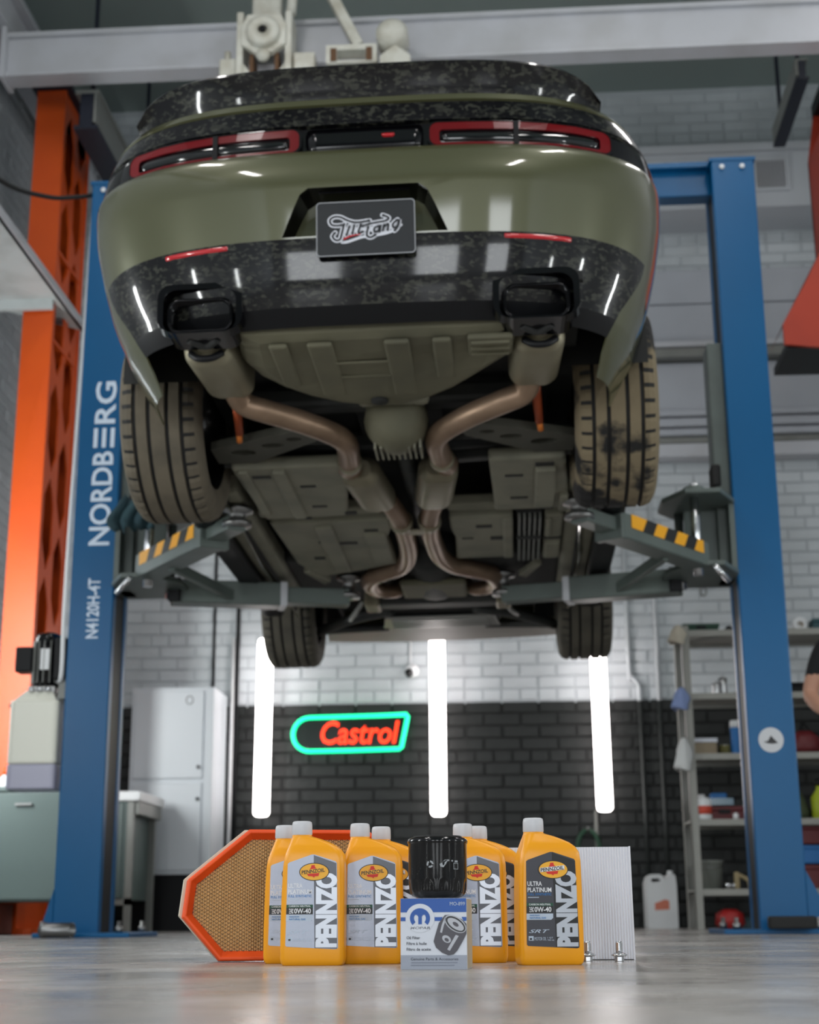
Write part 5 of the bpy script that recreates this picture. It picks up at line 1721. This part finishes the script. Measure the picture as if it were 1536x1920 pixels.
# ------------------------------------------------------------------ two wheel bolts
for (x, y, lb_) in ((.5485, 2.79, 'shiny wheel bolt half hidden by the rightmost oil bottle'), (.6035, 2.782, 'shiny wheel bolt standing alone before the white cabin filter')):
    e = empty('wheel_bolt', (x, y, 0))
    tag(e, lb_, 'bolt', 'wheel bolts on the floor')
    MB().lathe([(0, 0), (.0078, 0), (.0085, .001), (.0085, .0085), (0, .0085)], 6, smooth=False).build('hex_head', CHROME, e, .0006)
    MB().lathe([(0, .0085), (.012, .009), (.0142, .0105), (.0142, .0118), (.011, .0135), (.0068, .0158), (0, .0158)], 28).build('flange', CHROME, e)
    pr0 = [(.0, .015), (.0058, .015), (.0058, .018)]
    z = .018
    while z < .032:
        pr0 += [(.0066, z + .0006), (.0057, z + .0012)]; z += .0012
    pr0 += [(.0052, .0345), (0, .0345)]
    MB().lathe(pr0, 20).build('thread', CHROME, e)
# ------------------------------------------------------------------ workbench, cabinet, rack and what stands there
BENCH = mat('bench_paint', (82, 97, 95), .5, var=(2, .4, (72, 85, 84)))
wbn = empty('workbench', (-2.36, 9.2, -.0))
tag(wbn, 'grey metal workbench with white worktop seen right of the left post', 'workbench')
MB().bb((-.10, -.02, .78), (.50, .66, .84)).build('worktop', WHITE_PL, wbn, .008)
MB().bb((-.09, 0, .19), (.42, .60, .78)).build('body', BENCH, wbn, .006)
for k, x0 in enumerate((-.02,)):
    dr = MB().bb((x0 + .01, -.012, .20), (x0 + .42, 0.0, .77)).build('door', BENCH, wbn, .004)
    MB().bb((x0 + .2, -.03, .70), (x0 + .28, -.012, .715)).build('handle', STEEL, dr)
MB().bb((.42, .02, .70), (.49, .62, .78)).build('apron', STEEL_G, wbn, .004)
for (x, y) in ((-.07, .02), (.44, .02), (.44, .58), (-.07, .58)):
    MB().bb((x - .02, y - .02, 0), (x + .02, y + .02, .2 if x < 0 else .78)).build("leg", STEEL_G, wbn)
MB().bb((.20, .0, .16), (.46, .04, .2)).build('foot_rail', STEEL_G, wbn)
for (x, y, h_, m_, cap, lab) in ((-2.33, 8.06, .08, WHITE_PL, ORANGE_P, 'small white bottle with orange top on the grey cabinet'), (-2.405, 8.04, .11, CARDB, BLACK_P, 'brown jar on the grey cabinet at the left picture edge')):
    e = empty('bench_bottle', (x, y, .7605))
    tag(e, lab, 'bottle')
    MB().lathe([(0, 0), (.028, 0), (.03, .004), (.03, h_ * .75), (.013, h_), (0, h_)], 18).build('bottle_body', m_, e)
    MB().lathe([(0, h_), (.015, h_), (.014, h_ + .03), (.006, h_ + .04), (0, h_ + .04)], 14).build('cap', cap, e)
rb = empty('tool_crate', (-2.46, 8.12, 0))
tag(rb, 'dull red crate on the floor under the grey cabinet', 'crate')
CR = mat('crate_red', (112, 44, 26), .6)
for (a, b_) in (((-.16, -.12, 0), (.16, .12, .012)), ((-.16, -.12, 0), (.16, -.108, .16)), ((-.16, .108, 0), (.16, .12, .16)), ((-.16, -.12, 0), (-.148, .12, .16)), ((.148, -.12, 0), (.16, .12, .16))):
    MB().bb(a, b_).build('side', CR, rb, .003)

gc = empty('metal_cabinet', (-2.38, 7.86, 0))
tag(gc, 'low grey green metal cabinet left of the left post under the white tank', 'cabinet')
MB().bb((-.46, .01, .17), (.46, .54, .74)).build('body', BENCH, gc, .006)
MB().bb((-.47, -.01, .735), (.47, .55, .76)).build('top', BENCH, gc, .004)
for x0 in (-.455, .005):
    dr = MB().bb((x0, -.006, .18), (x0 + .45, .01, .728)).build('door', BENCH, gc, .004)
    MB().bb((x0 + .18, -.022, .66), (x0 + .27, -.006, .672)).build('handle', STEEL, dr)
for (x, y) in ((-.44, .04), (.44, .04), (-.44, .5), (.44, .5)):
    MB().bb((x - .02, y - .02, 0), (x + .02, y + .02, .17)).build('leg', BLACK_P, gc)
CABM = mat('cabinet_white', (208, 214, 220), .4)
cb = empty('white_cabinet', (-1.86, 10.0, 0))
tag(cb, 'glossy white two door metal cabinet against the back wall', 'cabinet')
MB().bb((-.285, 0, .36), (.28, .47, 1.60)).build('body', CABM, cb, .006)
MB().bb((-.26, .03, 0), (.255, .45, .36)).build('plinth', BLACK_P, cb)
up_d = MB().bb((-.262, -.014, .985), (.215, 0, 1.575)).build('door', CABM, cb, .006)
lo_d = MB().bb((-.262, -.014, .385), (.215, 0, .955)).build('door', CABM, cb, .006)
MB().tube([(.115 + .024 * cos(a), -.017, 1.51 + .028 * sin(a)) for a in [2 * pi * k / 16 for k in range(16)]], .003, 6, 1, closed=True).build('round_emblem', STEEL, up_d)
MB().lathe([(0, 0), (.012, 0), (.014, .014), (0, .018)], 14, T(.19, -.014, 1.06) @ FRONT).build('knob', CHROME, up_d)
MB().lathe([(0, 0), (.012, 0), (.014, .014), (0, .018)], 14, T(.19, -.014, .85) @ FRONT).build('knob', CHROME, lo_d)
MB().bb((.225, -.02, .37), (.282, .0, 1.59)).build('corner_strip', CABM, cb, .004)

RACKM = mat('rack_grey', (148, 148, 142), .45)
rk = empty('storage_rack', (1.50, 9.3, 0))
tag(rk, 'grey metal storage rack with five shelves behind the right post', 'rack')
RWD, RD, RH = 1.62, .46, 1.83
SZ = (.22, .63, 1.025, 1.395, 1.79)
for (x, y) in ((0, 0), (RWD, 0), (0, RD), (RWD, RD)):
    b = MB()
    sx, sy = (1 if x == 0 else -1), (1 if y == 0 else -1)
    b.bb((x, y, 0), (x + sx * .045, y + sy * .004, RH)).bb((x, y, 0), (x + sx * .004, y + sy * .045, RH))
    b.build('post', RACKM, rk)
for z in SZ:
    s_ = MB().bb((.004, .004, z), (RWD - .004, RD - .004, z + .012)).build('shelf', RACKM, rk)
    MB().bb((.004, .0045, z - .025), (RWD - .004, .008, z + .012)).build('front_lip', RACKM, s_)
    MB().bb((.004, RD - .008, z - .025), (RWD - .004, RD - .0045, z + .012)).build('rear_lip', RACKM, s_)

SH = [z + .0125 for z in SZ]
RX0, RY0 = 1.50, 9.3


def on_rack(name, x, y, lvl, label, cat, group=None):
    e = empty(name, (RX0 + x, RY0 + y, SH[lvl] if lvl >= 0 else 0.0))
    return tag(e, label, cat, group)


def cmat(n_, c, r=.5, m_=0): return mat(n_, c, r, m_)


DGREEN, TEAL, BLUEP, REDC, GREYP, TAN, TIN = cmat('dark_green_plastic', (16, 62, 44)), cmat('teal_plastic', (20, 66, 74)), cmat('blue_plastic', (24, 100, 164)), cmat('red_case', (92, 18, 24)), cmat('grey_plastic', (124, 128, 122)), cmat('tan_card', (130, 116, 92)), cmat('tin', (190, 192, 194), .3, .9)
e = on_rack('parts_case', .135, .16, 4, 'flat dark green case lying on the rack top', 'case')
MB().bb((-.11, -.08, 0), (.11, .08, .03)).build('base', DGREEN, e, .004); MB().bb((-.115, -.085, .031), (.115, .085, .055)).build('lid', DGREEN, e, .004); MB().bb((-.03, -.09, .022), (.03, -.085, .04)).build('latch', BLACK_P, e)
e = on_rack('small_pump', .32, .16, 4, 'small black part on the rack top beside the blue post', 'part')
MB().lathe([(0, 0), (.03, 0), (.03, .03), (.012, .05), (0, .05)], 14).build('housing', BLACK_P, e); MB().tube([(0, 0, .03), (.04, 0, .04)], .008, 8, 1).build('nozzle', BLACK_P, e)
e = on_rack('tape_roll', .765, .16, 4, 'white roll standing on the rack top right of the blue post', 'roll')
MB().lathe([(.018, -.025), (.048, -.025), (.048, .025), (.018, .025), (.018, -.025)], 26, T(0, 0, .048) @ RX(90) @ RZ(0)).build('roll', WHITE_PL, e); MB().lathe([(.014, -.022), (.018, -.022), (.018, .022), (.014, .022), (.014, -.022)], 20, T(0, 0, .048) @ RX(90)).build('core', CARDB, e)
e = on_rack('storage_case', .90, .16, 4, 'teal case on the rack top at the right edge', 'case')
MB().bb((-.07, -.08, 0), (.07, .08, .05)).build('base', TEAL, e, .004); MB().bb((-.073, -.083, .051), (.073, .083, .075)).build('lid', TEAL, e, .004)
for k, (x, h_, lab) in enumerate(((.215, .075, 'shorter shiny metal cup on the second shelf'), (.265, .115, 'taller shiny metal cup on the second shelf'))):
    e = on_rack('metal_cup', x, .13 + .06 * k, 3, lab, 'cup')
    MB().lathe([(0, 0), (.026, 0), (.03, .01), (.024, h_ * .6), (.030, h_), (.027, h_), (.021, h_ * .6), (.02, .01), (0, .01)], 20).build('cup_body', TIN, e)
    MB().lathe([(0, 0), (.012, 0), (.012, .014), (0, .016)], 10, T(0, 0, h_)).build('knob', TIN, e)
e = on_rack('metal_bearing', .345, .16, 3, 'small grey bearing lying beside the shiny cups', 'bearing')
MB().lathe([(.012, 0), (.028, 0), (.028, .022), (.012, .022), (.012, 0)], 18).build('race', STEEL, e)
e = on_rack('tool_case', .70, .16, 3, 'black tool case on the second shelf beside the arm', 'case')
MB().bb((-.09, -.08, 0), (.09, .08, .07)).build('base', BLACK_P, e, .006); MB().tube([(-.04, -.085, .05), (-.03, -.11, .05), (.03, -.11, .05), (.04, -.085, .05)], .007, 8).build('handle', BLACK_P, e)
e = on_rack('carton', .115, .15, 2, 'brown carton with pale lid on the middle shelf', 'carton')
MB().bb((-.075, -.07, 0), (.075, .07, .075)).build('tray', TAN, e, .002); MB().bb((-.08, -.075, .076), (.08, .075, .10)).build('lid', CARDW, e, .002)
e = on_rack('paint_tin', .245, .14, 2, 'small yellowish tin beside the blue tube', 'tin')
MB().lathe([(0, 0), (.035, 0), (.035, .055), (.037, .058), (.033, .06), (0, .058)], 20).build('tin_body', cmat('olive_tin', (112, 108, 66)), e); MB().lathe([(0, .058), (.03, .058), (.03, .063), (0, .063)], 20).build('lid', TIN, e)
e = on_rack('wipes_tube', .315, .13, 2, 'tall blue tube with white cap on the middle shelf', 'tube')
MB().lathe([(0, 0), (.030, 0), (.031, .004), (.031, .165), (.029, .17), (0, .17)], 24).build('tube_body', BLUEP, e); MB().lathe([(0, .168), (.033, .168), (.033, .205), (.029, .212), (0, .212)], 24).build('cap', WHITE_PL, e)
e = on_rack('red_bag', .74, .15, 2, 'dark red soft bag on the middle shelf right of the post', 'bag')
MB().lathe([(0, 0), (.08, 0), (.10, .03), (.09, .10), (.05, .14), (0, .145)], 16, mod=lambda i, j, n_: 1 + .1 * sin(j * 1.7 + i)).build('bag_body', REDC, e); MB().tube([(-.04, 0, .13), (0, 0, .19), (.04, 0, .13)], .008, 8).build('strap', BLACK_P, e)
e = on_rack('red_bag', .94, .16, 2, 'dark red soft bag at the right picture edge', 'bag')
MB().lathe([(0, 0), (.07, 0), (.085, .03), (.075, .10), (.04, .13), (0, .135)], 16, mod=lambda i, j, n_: 1 + .1 * sin(j * 1.3 + i)).build('bag_body', REDC, e); MB().tube([(-.04, 0, .12), (0, 0, .18), (.04, 0, .12)], .008, 8).build('strap', BLACK_P, e)
e = on_rack('tool_box', .205, .235, 1, 'flat red tool case on the fourth shelf', 'case')
MB().bb((-.12, -.10, 0), (.14, .10, .055)).build('base', REDC, e, .006); MB().bb((-.12, -.10, .056), (.14, .10, .085)).build('lid', REDC, e, .006); MB().bb((-.02, -.108, .04), (.05, -.10, .065)).build('latch', BLACK_P, e)
e = empty('blue_tray', (RX0 + .18, RY0 + .235, SH[1] + .0855)); tag(e, 'blue tray with clear parts lying on the red tool case', 'tray')
TL = cmat('clear_blue', (84, 120, 140), .15)
for (a, b_) in (((-.11, -.08, 0), (.11, .08, .008)), ((-.11, -.08, 0), (.11, -.072, .05)), ((-.11, .072, 0), (.11, .08, .05)), ((-.11, -.08, 0), (-.102, .08, .05)), ((.102, -.08, 0), (.11, .08, .05))):
    MB().bb(a, b_).build('side', TL, e)
MB().bb((-.03, -.04, .009), (.07, .05, .085)).build('contents', BLUEP, e, .01)
e = on_rack('canister', .075, .06, 1, 'white canister with red label at the rack corner', 'canister')
MB().lathe([(0, 0), (.055, 0), (.058, .005), (.058, .11), (.045, .13), (.02, .135), (.02, .15), (0, .15)], 22).build('can_body', WHITE_PL, e)
MB().lathe([(.0585, .03), (.0588, .03), (.0588, .08), (.0585, .08)], 22).build('wrap_label', cmat('red_label', (196, 70, 50)), e)
e = on_rack('grey_bin', .40, .18, 1, 'grey plastic bin on the fourth shelf beside the post', 'bin')
for (a, b_) in (((-.05, -.08, 0), (.05, .08, .006)), ((-.05, -.08, 0), (.05, -.074, .10)), ((-.05, .074, 0), (.05, .08, .10)), ((-.05, -.08, 0), (-.044, .08, .10)), ((.044, -.08, 0), (.05, .08, .10))):
    MB().bb(a, b_).build('side', GREYP, e)
e = on_rack('glue_pot', .275, .05, 1, 'tiny white pot before the red tool case', 'pot')
MB().lathe([(0, 0), (.017, 0), (.017, .03), (.012, .034), (0, .034)], 14).build('shell', WHITE_PL, e); MB().lathe([(0, .034), (.006, .034), (.006, .04), (0, .04)], 8).build('nib', WHITE_PL, e)
YG = cmat('lime_plastic', (156, 170, 30))
e = on_rack('sprayer_bottle', .80, .12, 1, 'lime yellow bottle on the fourth shelf at the right edge', 'bottle')
MB().lathe([(0, 0), (.05, 0), (.055, .006), (.055, .13), (.02, .18), (.02, .2), (0, .2)], 20).build('bottle_body', YG, e); MB().lathe([(0, .2), (.024, .2), (.024, .24), (0, .245)], 14).build('cap', BLACK_P, e)
e = on_rack('leafy_net', .66, .16, 1, 'dull green crumpled net on the fourth shelf', 'net')
MB().lathe([(0, 0), (.07, 0), (.085, .04), (.06, .12), (.03, .17), (0, .18)], 14, mod=lambda i, j, n_: 1 + .22 * sin(j * 2.1 + i * 1.3)).build('bundle', cmat('net_green', (64, 74, 50), .9), e); MB().tube([(0, 0, .17), (.01, 0, .23), (.03, 0, .2)], .006, 6).build('tie', BLACK_P, e)
for k, (lvl, z, m_, lab) in enumerate(((0, 0, REDC, 'lower dark red stacking bin right of the blue post'), (0, .145, BLUEP, 'blue stacking bin between two red ones'), (0, .26, REDC, 'upper dark red stacking bin right of the blue post'))):
    e = empty('stacking_bin', (RX0 + .76, RY0 + .16, SH[0] + z)); tag(e, lab, 'bin', 'stacking bins on the lowest shelf')
    hh = (.14, .11, .11)[k]
    MB().bb((-.12, -.1, 0), (.12, .1, hh * .8)).build('tub', m_, e, .006); MB().bb((-.125, -.105, hh * .8), (.125, .105, hh - .003)).build('rim', m_, e, .003)
bk_ = on_rack('bucket', .11, .16, 0, 'grey bucket on the lowest shelf', 'bucket')
MB().lathe([(0, 0), (.065, 0), (.085, .16), (.089, .162), (.089, .17), (.080, .17), (.06, .006), (0, .006)], 26).build('pail', GREYP, bk_)
MB().tube([(-.088, 0, .155), (-.05, -.08, .13), (.05, -.08, .13), (.088, 0, .155)], .003, 6).build('bail', STEEL, bk_)
for k, x in enumerate((.205, .24)):
    e = on_rack('socket', x, .05 + .02 * k, 0, ('left' if k == 0 else 'right') + ' small chrome socket before the bucket', 'socket', 'chrome sockets on the lowest shelf')
    MB().lathe([(.008, 0), (.017, 0), (.017, .03), (.014, .034), (.008, .034), (.008, 0)], 16).build('sleeve', CHROME, e); MB().lathe([(0, .004), (.008, .004), (.008, .012), (0, .012)], 6).build('drive_hole', BLACK_P, e)
e = on_rack('work_glove', .32, .07, 0, 'tan work glove bent over on the lowest shelf', 'glove')
GLV = cmat('glove_tan', (150, 136, 104), .9)
MB().add(*(lambda v: (v, [(0, 1, 2, 3), (4, 5, 6, 7), (0, 1, 5, 4), (1, 2, 6, 5), (2, 3, 7, 6), (3, 0, 4, 7)]))([(-.05, -.03, .07), (-.05, .03, .07), (.02, .03, .035), (.02, -.03, .035), (-.05, -.03, .095), (-.05, .03, .095), (.02, .03, .06), (.02, -.03, .06)])).build('palm', GLV, e, .01)
for k in range(4):
    MB().tube([(.015, -.024 + k * .016, .045), (.04, -.024 + k * .016, .03), (.052, -.024 + k * .016, .009)], .009, 8).build('finger', GLV, e)
MB().tube([(-.02, -.03, .07), (.0, -.05, .045), (.005, -.055, .009)], .009, 8).build('thumb', GLV, e)
MB().bb((-.075, -.028, .0), (-.045, .028, .1)).build('cuff', GLV, e, .01)
e = empty('red_pouch', (RX0 + .21, RY0 + .10, .081)); tag(e, 'red pouch lying on the floor under the rack', 'pouch')
MB().lathe([(0, -.08), (.06, -.08), (.085, -.05), (.08, .01), (.04, .035), (0, .035)], 16, mod=lambda i, j, n_: 1 + .08 * sin(j * 2.3 + i)).build('pouch_body', cmat('pouch_red', (150, 20, 20)), e)
MB().tube([(-.03, 0, .03), (0, 0, .06), (.03, 0, .03)], .006, 8).build('strap', BLACK_P, e)
e = empty('teal_box', (RX0 + .30, RY0 + .26, 0)); tag(e, 'small teal box on the floor under the rack', 'box')
MB().bb((-.05, -.05, 0), (.05, .05, .05)).build('tub', TEAL, e, .004); MB().bb((-.053, -.053, .0505), (.053, .053, .065)).build('lid', TEAL, e, .003)
# cloths tied to the rack post
CLW = cmat('cloth_white', (214, 216, 216), .9); CLB = cmat('cloth_blue_white', (140, 158, 204), .9); CLT = cmat('cloth_cream', (200, 192, 176), .9)
for (z, hgt, m_, lab) in ((1.77, .11, CLT, 'cream rag tied near the top of the rack post'), (1.38, .13, CLB, 'blue and white rag tied to the middle of the rack post'), (1.07, .19, CLW, 'white rag hanging lowest on the rack post')):
    e = empty('tied_rag', (RX0 - .02, RY0 - .015, z)); tag(e, lab, 'rag', 'rags tied to the rack post')
    b = MB(); N1, N2 = 14, 8
    for j in range(N2 + 1):
        v = j / N2
        rr_ = .012 + .035 * sin(min(1, v * 1.4) * pi * .62)
        for i in range(N1):
            a = 2 * pi * i / N1
            b.v.append((rr_ * cos(a) * (1 + .35 * sin(3 * a + v * 3)) - .02 * v, rr_ * .7 * sin(a) * (1 + .3 * sin(4 * a)), .06 - hgt * v + .012 * sin(2 * a) * v))
    b.f = [(j * N1 + i, j * N1 + (i + 1) % N1, (j + 1) * N1 + (i + 1) % N1, (j + 1) * N1 + i) for j in range(N2) for i in range(N1)]
    b.f += [tuple(range(N1)), tuple(N2 * N1 + i for i in range(N1))]
    b.mi = [0] * len(b.f); b.sm = [True] * len(b.f)
    b.build('cloth', m_, e)
    MB().tube([(.012 * cos(a), .012 * sin(a), .05) for a in [2 * pi * k / 10 for k in range(10)]], .006, 6, 1, closed=True).build('knot', m_, e)

# white jerrycan by the back wall
jc = empty('jerrycan', (1.385, 10.30, 0), 4)
tag(jc, 'white plastic jerrycan with orange label on the floor by the back wall', 'jerrycan')
jo = [(-.095, 0), (.095, 0), (.1, .01), (.1, .27), (.095, .33), (.085, .345), (.065, .345), (.045, .335), (.03, .31), (.01, .335), (-.01, .345), (-.06, .345), (-.085, .33), (-.1, .29), (-.1, .01)]
jh = [(-.06, .295), (-.015, .295), (-.005, .305), (-.015, .318), (-.06, .318), (-.07, .305)]
shape2d('canister_body', [jo, jh], .15, T(0, .075, 0) @ FRONT, WHITE_PL, jc, .014)
MB().lathe([(0, 0), (.02, 0), (.02, .022), (.017, .026), (0, .026)], 18, T(.072, 0, .343)).build('screw_cap', WHITE_PL, jc)
MB().prism([(-.05, .115), (.045, .12), (.045, .175), (.02, .185), (-.02, .17), (-.05, .16)], .001, T(0, -.0753, 0) @ FRONT).build('label', cmat('label_orange', (206, 120, 96)), jc)

# ------------------------------------------------------------------ the person at the right edge
SKIN = mat('skin', (188, 140, 116), .55)
SHIRT = mat('black_tshirt', (16, 17, 21), .85)
TROUS = mat('dark_trousers', (34, 37, 44), .85)
SHOE = mat('dark_shoes', (22, 22, 22), .6)
HAIR = mat('dark_hair', (30, 22, 18), .7)
GLOVE = mat('blue_glove', (96, 138, 190), .5)


def skin_mesh(name, verts, edges, root, sub=2):
    me = bpy.data.meshes.new(name + '_cage')
    bm = bmesh.new()
    sl = bm.verts.layers.skin.verify()
    bv_ = []
    for k, (p, r) in enumerate(verts):
        v = bm.verts.new(p); v[sl].radius = (r, r) if not isinstance(r, tuple) else r
        if k == root: v[sl].use_root = True
        bv_.append(v)
    for a, b_ in edges: bm.edges.new((bv_[a], bv_[b_]))
    bm.to_mesh(me); bm.free()
    o = bpy.data.objects.new(name, me); COL.objects.link(o)
    o.modifiers.new('skin', 'SKIN').use_smooth_shade = True
    s_ = o.modifiers.new('sub', 'SUBSURF'); s_.levels = s_.render_levels = sub
    dg = bpy.context.evaluated_depsgraph_get()
    out = bpy.data.meshes.new_from_object(o.evaluated_get(dg))
    bpy.data.objects.remove(o); bpy.data.meshes.remove(me)
    return out


ps = empty('person', (2.26, 7.78, 0))
tag(ps, 'person in a black T-shirt with bare forearm standing at the right edge', 'person')
V = [((0, 0, .95), (.165, .12)), ((0, 0, 1.10), (.15, .105)), ((0, -.01, 1.26), (.165, .11)), ((0, -.01, 1.40), (.17, .10)), ((0, 0, 1.50), (.075, .07)), ((0, -.005, 1.55), .058), ((0, -.035, 1.62), (.080, .092)), ((0, -.03, 1.70), (.098, .115)), ((0, -.02, 1.775), (.085, .10)),
     ((-.205, -.01, 1.43), .062), ((-.262, 0, 1.30), .050), ((-.298, .005, 1.165), .043), ((-.275, -.10, 1.10), .041), ((-.23, -.22, 1.035), .028),
     ((.205, -.01, 1.43), .062), ((.262, 0, 1.30), .050), ((.298, .005, 1.165), .043), ((.22, -.11, 1.11), .041), ((.08, -.235, 1.06), .028),
     ((-.10, 0, .88), .112), ((-.11, -.01, .68), .098), ((-.115, 0, .49), .074), ((-.12, .02, .30), .074), ((-.125, .03, .10), .056), ((-.13, -.02, .05), .052), ((-.14, -.17, .042), .046),
     ((.10, 0, .88), .112), ((.11, -.01, .68), .098), ((.115, 0, .49), .074), ((.12, .02, .30), .074), ((.125, .03, .10), .056), ((.13, -.02, .05), .052), ((.14, -.17, .042), .046)]
E_ = [(0, 1), (1, 2), (2, 3), (3, 4), (4, 5), (5, 6), (6, 7), (7, 8), (3, 9), (9, 10), (10, 11), (11, 12), (12, 13), (3, 14), (14, 15), (15, 16), (16, 17), (17, 18), (0, 19), (19, 20), (20, 21), (21, 22), (22, 23), (23, 24), (24, 25), (0, 26), (26, 27), (27, 28), (28, 29), (29, 30), (30, 31), (31, 32)]
me = skin_mesh('body', V, E_, 0, 3)
body = mobj('body', me, [SKIN, SHIRT, TROUS, SHOE], ps)
for p in me.polygons:
    c = p.center
    k = 0
    if c.z < .085: k = 3
    elif c.z < .955 and abs(c.x) < .215: k = 2
    elif c.z < 1.50 and (abs(c.x) < .2 and c.y > -.16 and not (c.z < 1.16 and c.y < -.125)) : k = 1
    elif c.z > 1.27 and c.z < 1.52: k = 1
    p.material_index = k
    p.use_smooth = True
# face and hair
hd = Vector((0, -.03, 1.70))
for s in (-1, 1):
    MB().lathe([(0, -.011), (.007, -.008), (.009, 0), (.007, .008), (0, .011)], 12, T(s * .032, -.119, 1.695) @ RX(90)).build('eye', INK_W, ps)
    MB().lathe([(0, 0), (.005, .0), (0, .003)], 10, T(s * .032, -.1305, 1.695) @ RX(90)).build('pupil', BLACK_G, ps)
    MB().lathe([(0, -.03), (.01, -.022), (.013, .0), (.011, .022), (0, .03)], 12, T(s * .083, -.01, 1.69)).build('ear', SKIN, ps)
    MB().tube([(s * .018, -.128, 1.722), (s * .034, -.130, 1.727), (s * .05, -.118, 1.72)], .0035, 6).build('eyebrow', HAIR, ps)
MB().tube([(0, -.122, 1.705), (0, -.140, 1.680), (0, -.145, 1.665), (0, -.125, 1.658)], [.008, .011, .013, .008], 10).build('nose', SKIN, ps)
MB().tube([(-.025, -.120, 1.628), (0, -.130, 1.627), (.025, -.120, 1.628)], .005, 8).build('mouth', mat('lips', (160, 96, 86), .5), ps)
b = MB()
NH = 20
for j in range(9):
    ph = rad(90 - j * 12)
    for i in range(NH):
        a = 2 * pi * i / NH
        fr_ = max(0, -sin(a))
        p_ = max(ph, rad(38) * fr_ - rad(6) * (1 - fr_)) if True else ph
        b.v.append((.088 * cos(p_) * cos(a), -.018 + .112 * cos(p_) * sin(a), 1.715 + .122 * sin(p_)))
b.f = [(j * NH + i, j * NH + (i + 1) % NH, (j + 1) * NH + (i + 1) % NH, (j + 1) * NH + i) for j in range(8) for i in range(NH)]
b.mi = [0] * len(b.f); b.sm = [True] * len(b.f)
b.build('hair', HAIR, ps)
# gloved hands, five fingers each, curled round a rag
for (w, d_, sx) in ((Vector((-.23, -.22, 1.035)), Vector((.45, -.72, -.35)).normalized(), -1), (Vector((.08, -.235, 1.06)), Vector((-.8, -.45, -.3)).normalized(), 1)):
    side = d_.cross(Vector((0, 0, 1))).normalized()
    dn = side.cross(d_).normalized()
    if dn.z > 0: dn = -dn
    vs = [(w - d_ * .03, .032), (w + d_ * .035, (.034, .022)), (w + d_ * .075, (.038, .018))]
    es = [(0, 1), (1, 2)]
    for k, ln in enumerate((.9, 1.05, 1.0, .8)):
        base = w + d_ * .082 + side * (-.030 + .020 * k)
        i0 = len(vs)
        vs += [(base, .0098), (base + d_ * .028 * ln + dn * .010, .0092), (base + d_ * .040 * ln + dn * .032 * ln, .0086), (base + d_ * .028 * ln + dn * .048 * ln, .008)]
        es += [(2, i0), (i0, i0 + 1), (i0 + 1, i0 + 2), (i0 + 2, i0 + 3)]
    tb = w + d_ * .03 + side * (-.034 * 1)
    i0 = len(vs)
    vs += [(tb, .012), (tb + d_ * .028 - side * .016 + dn * .014, .0105), (tb + d_ * .052 - side * .008 + dn * .030, .009)]
    es += [(1, i0), (i0, i0 + 1), (i0 + 1, i0 + 2)]
    mobj('glove', skin_mesh('glove', vs, es, 0, 1), GLOVE, ps)
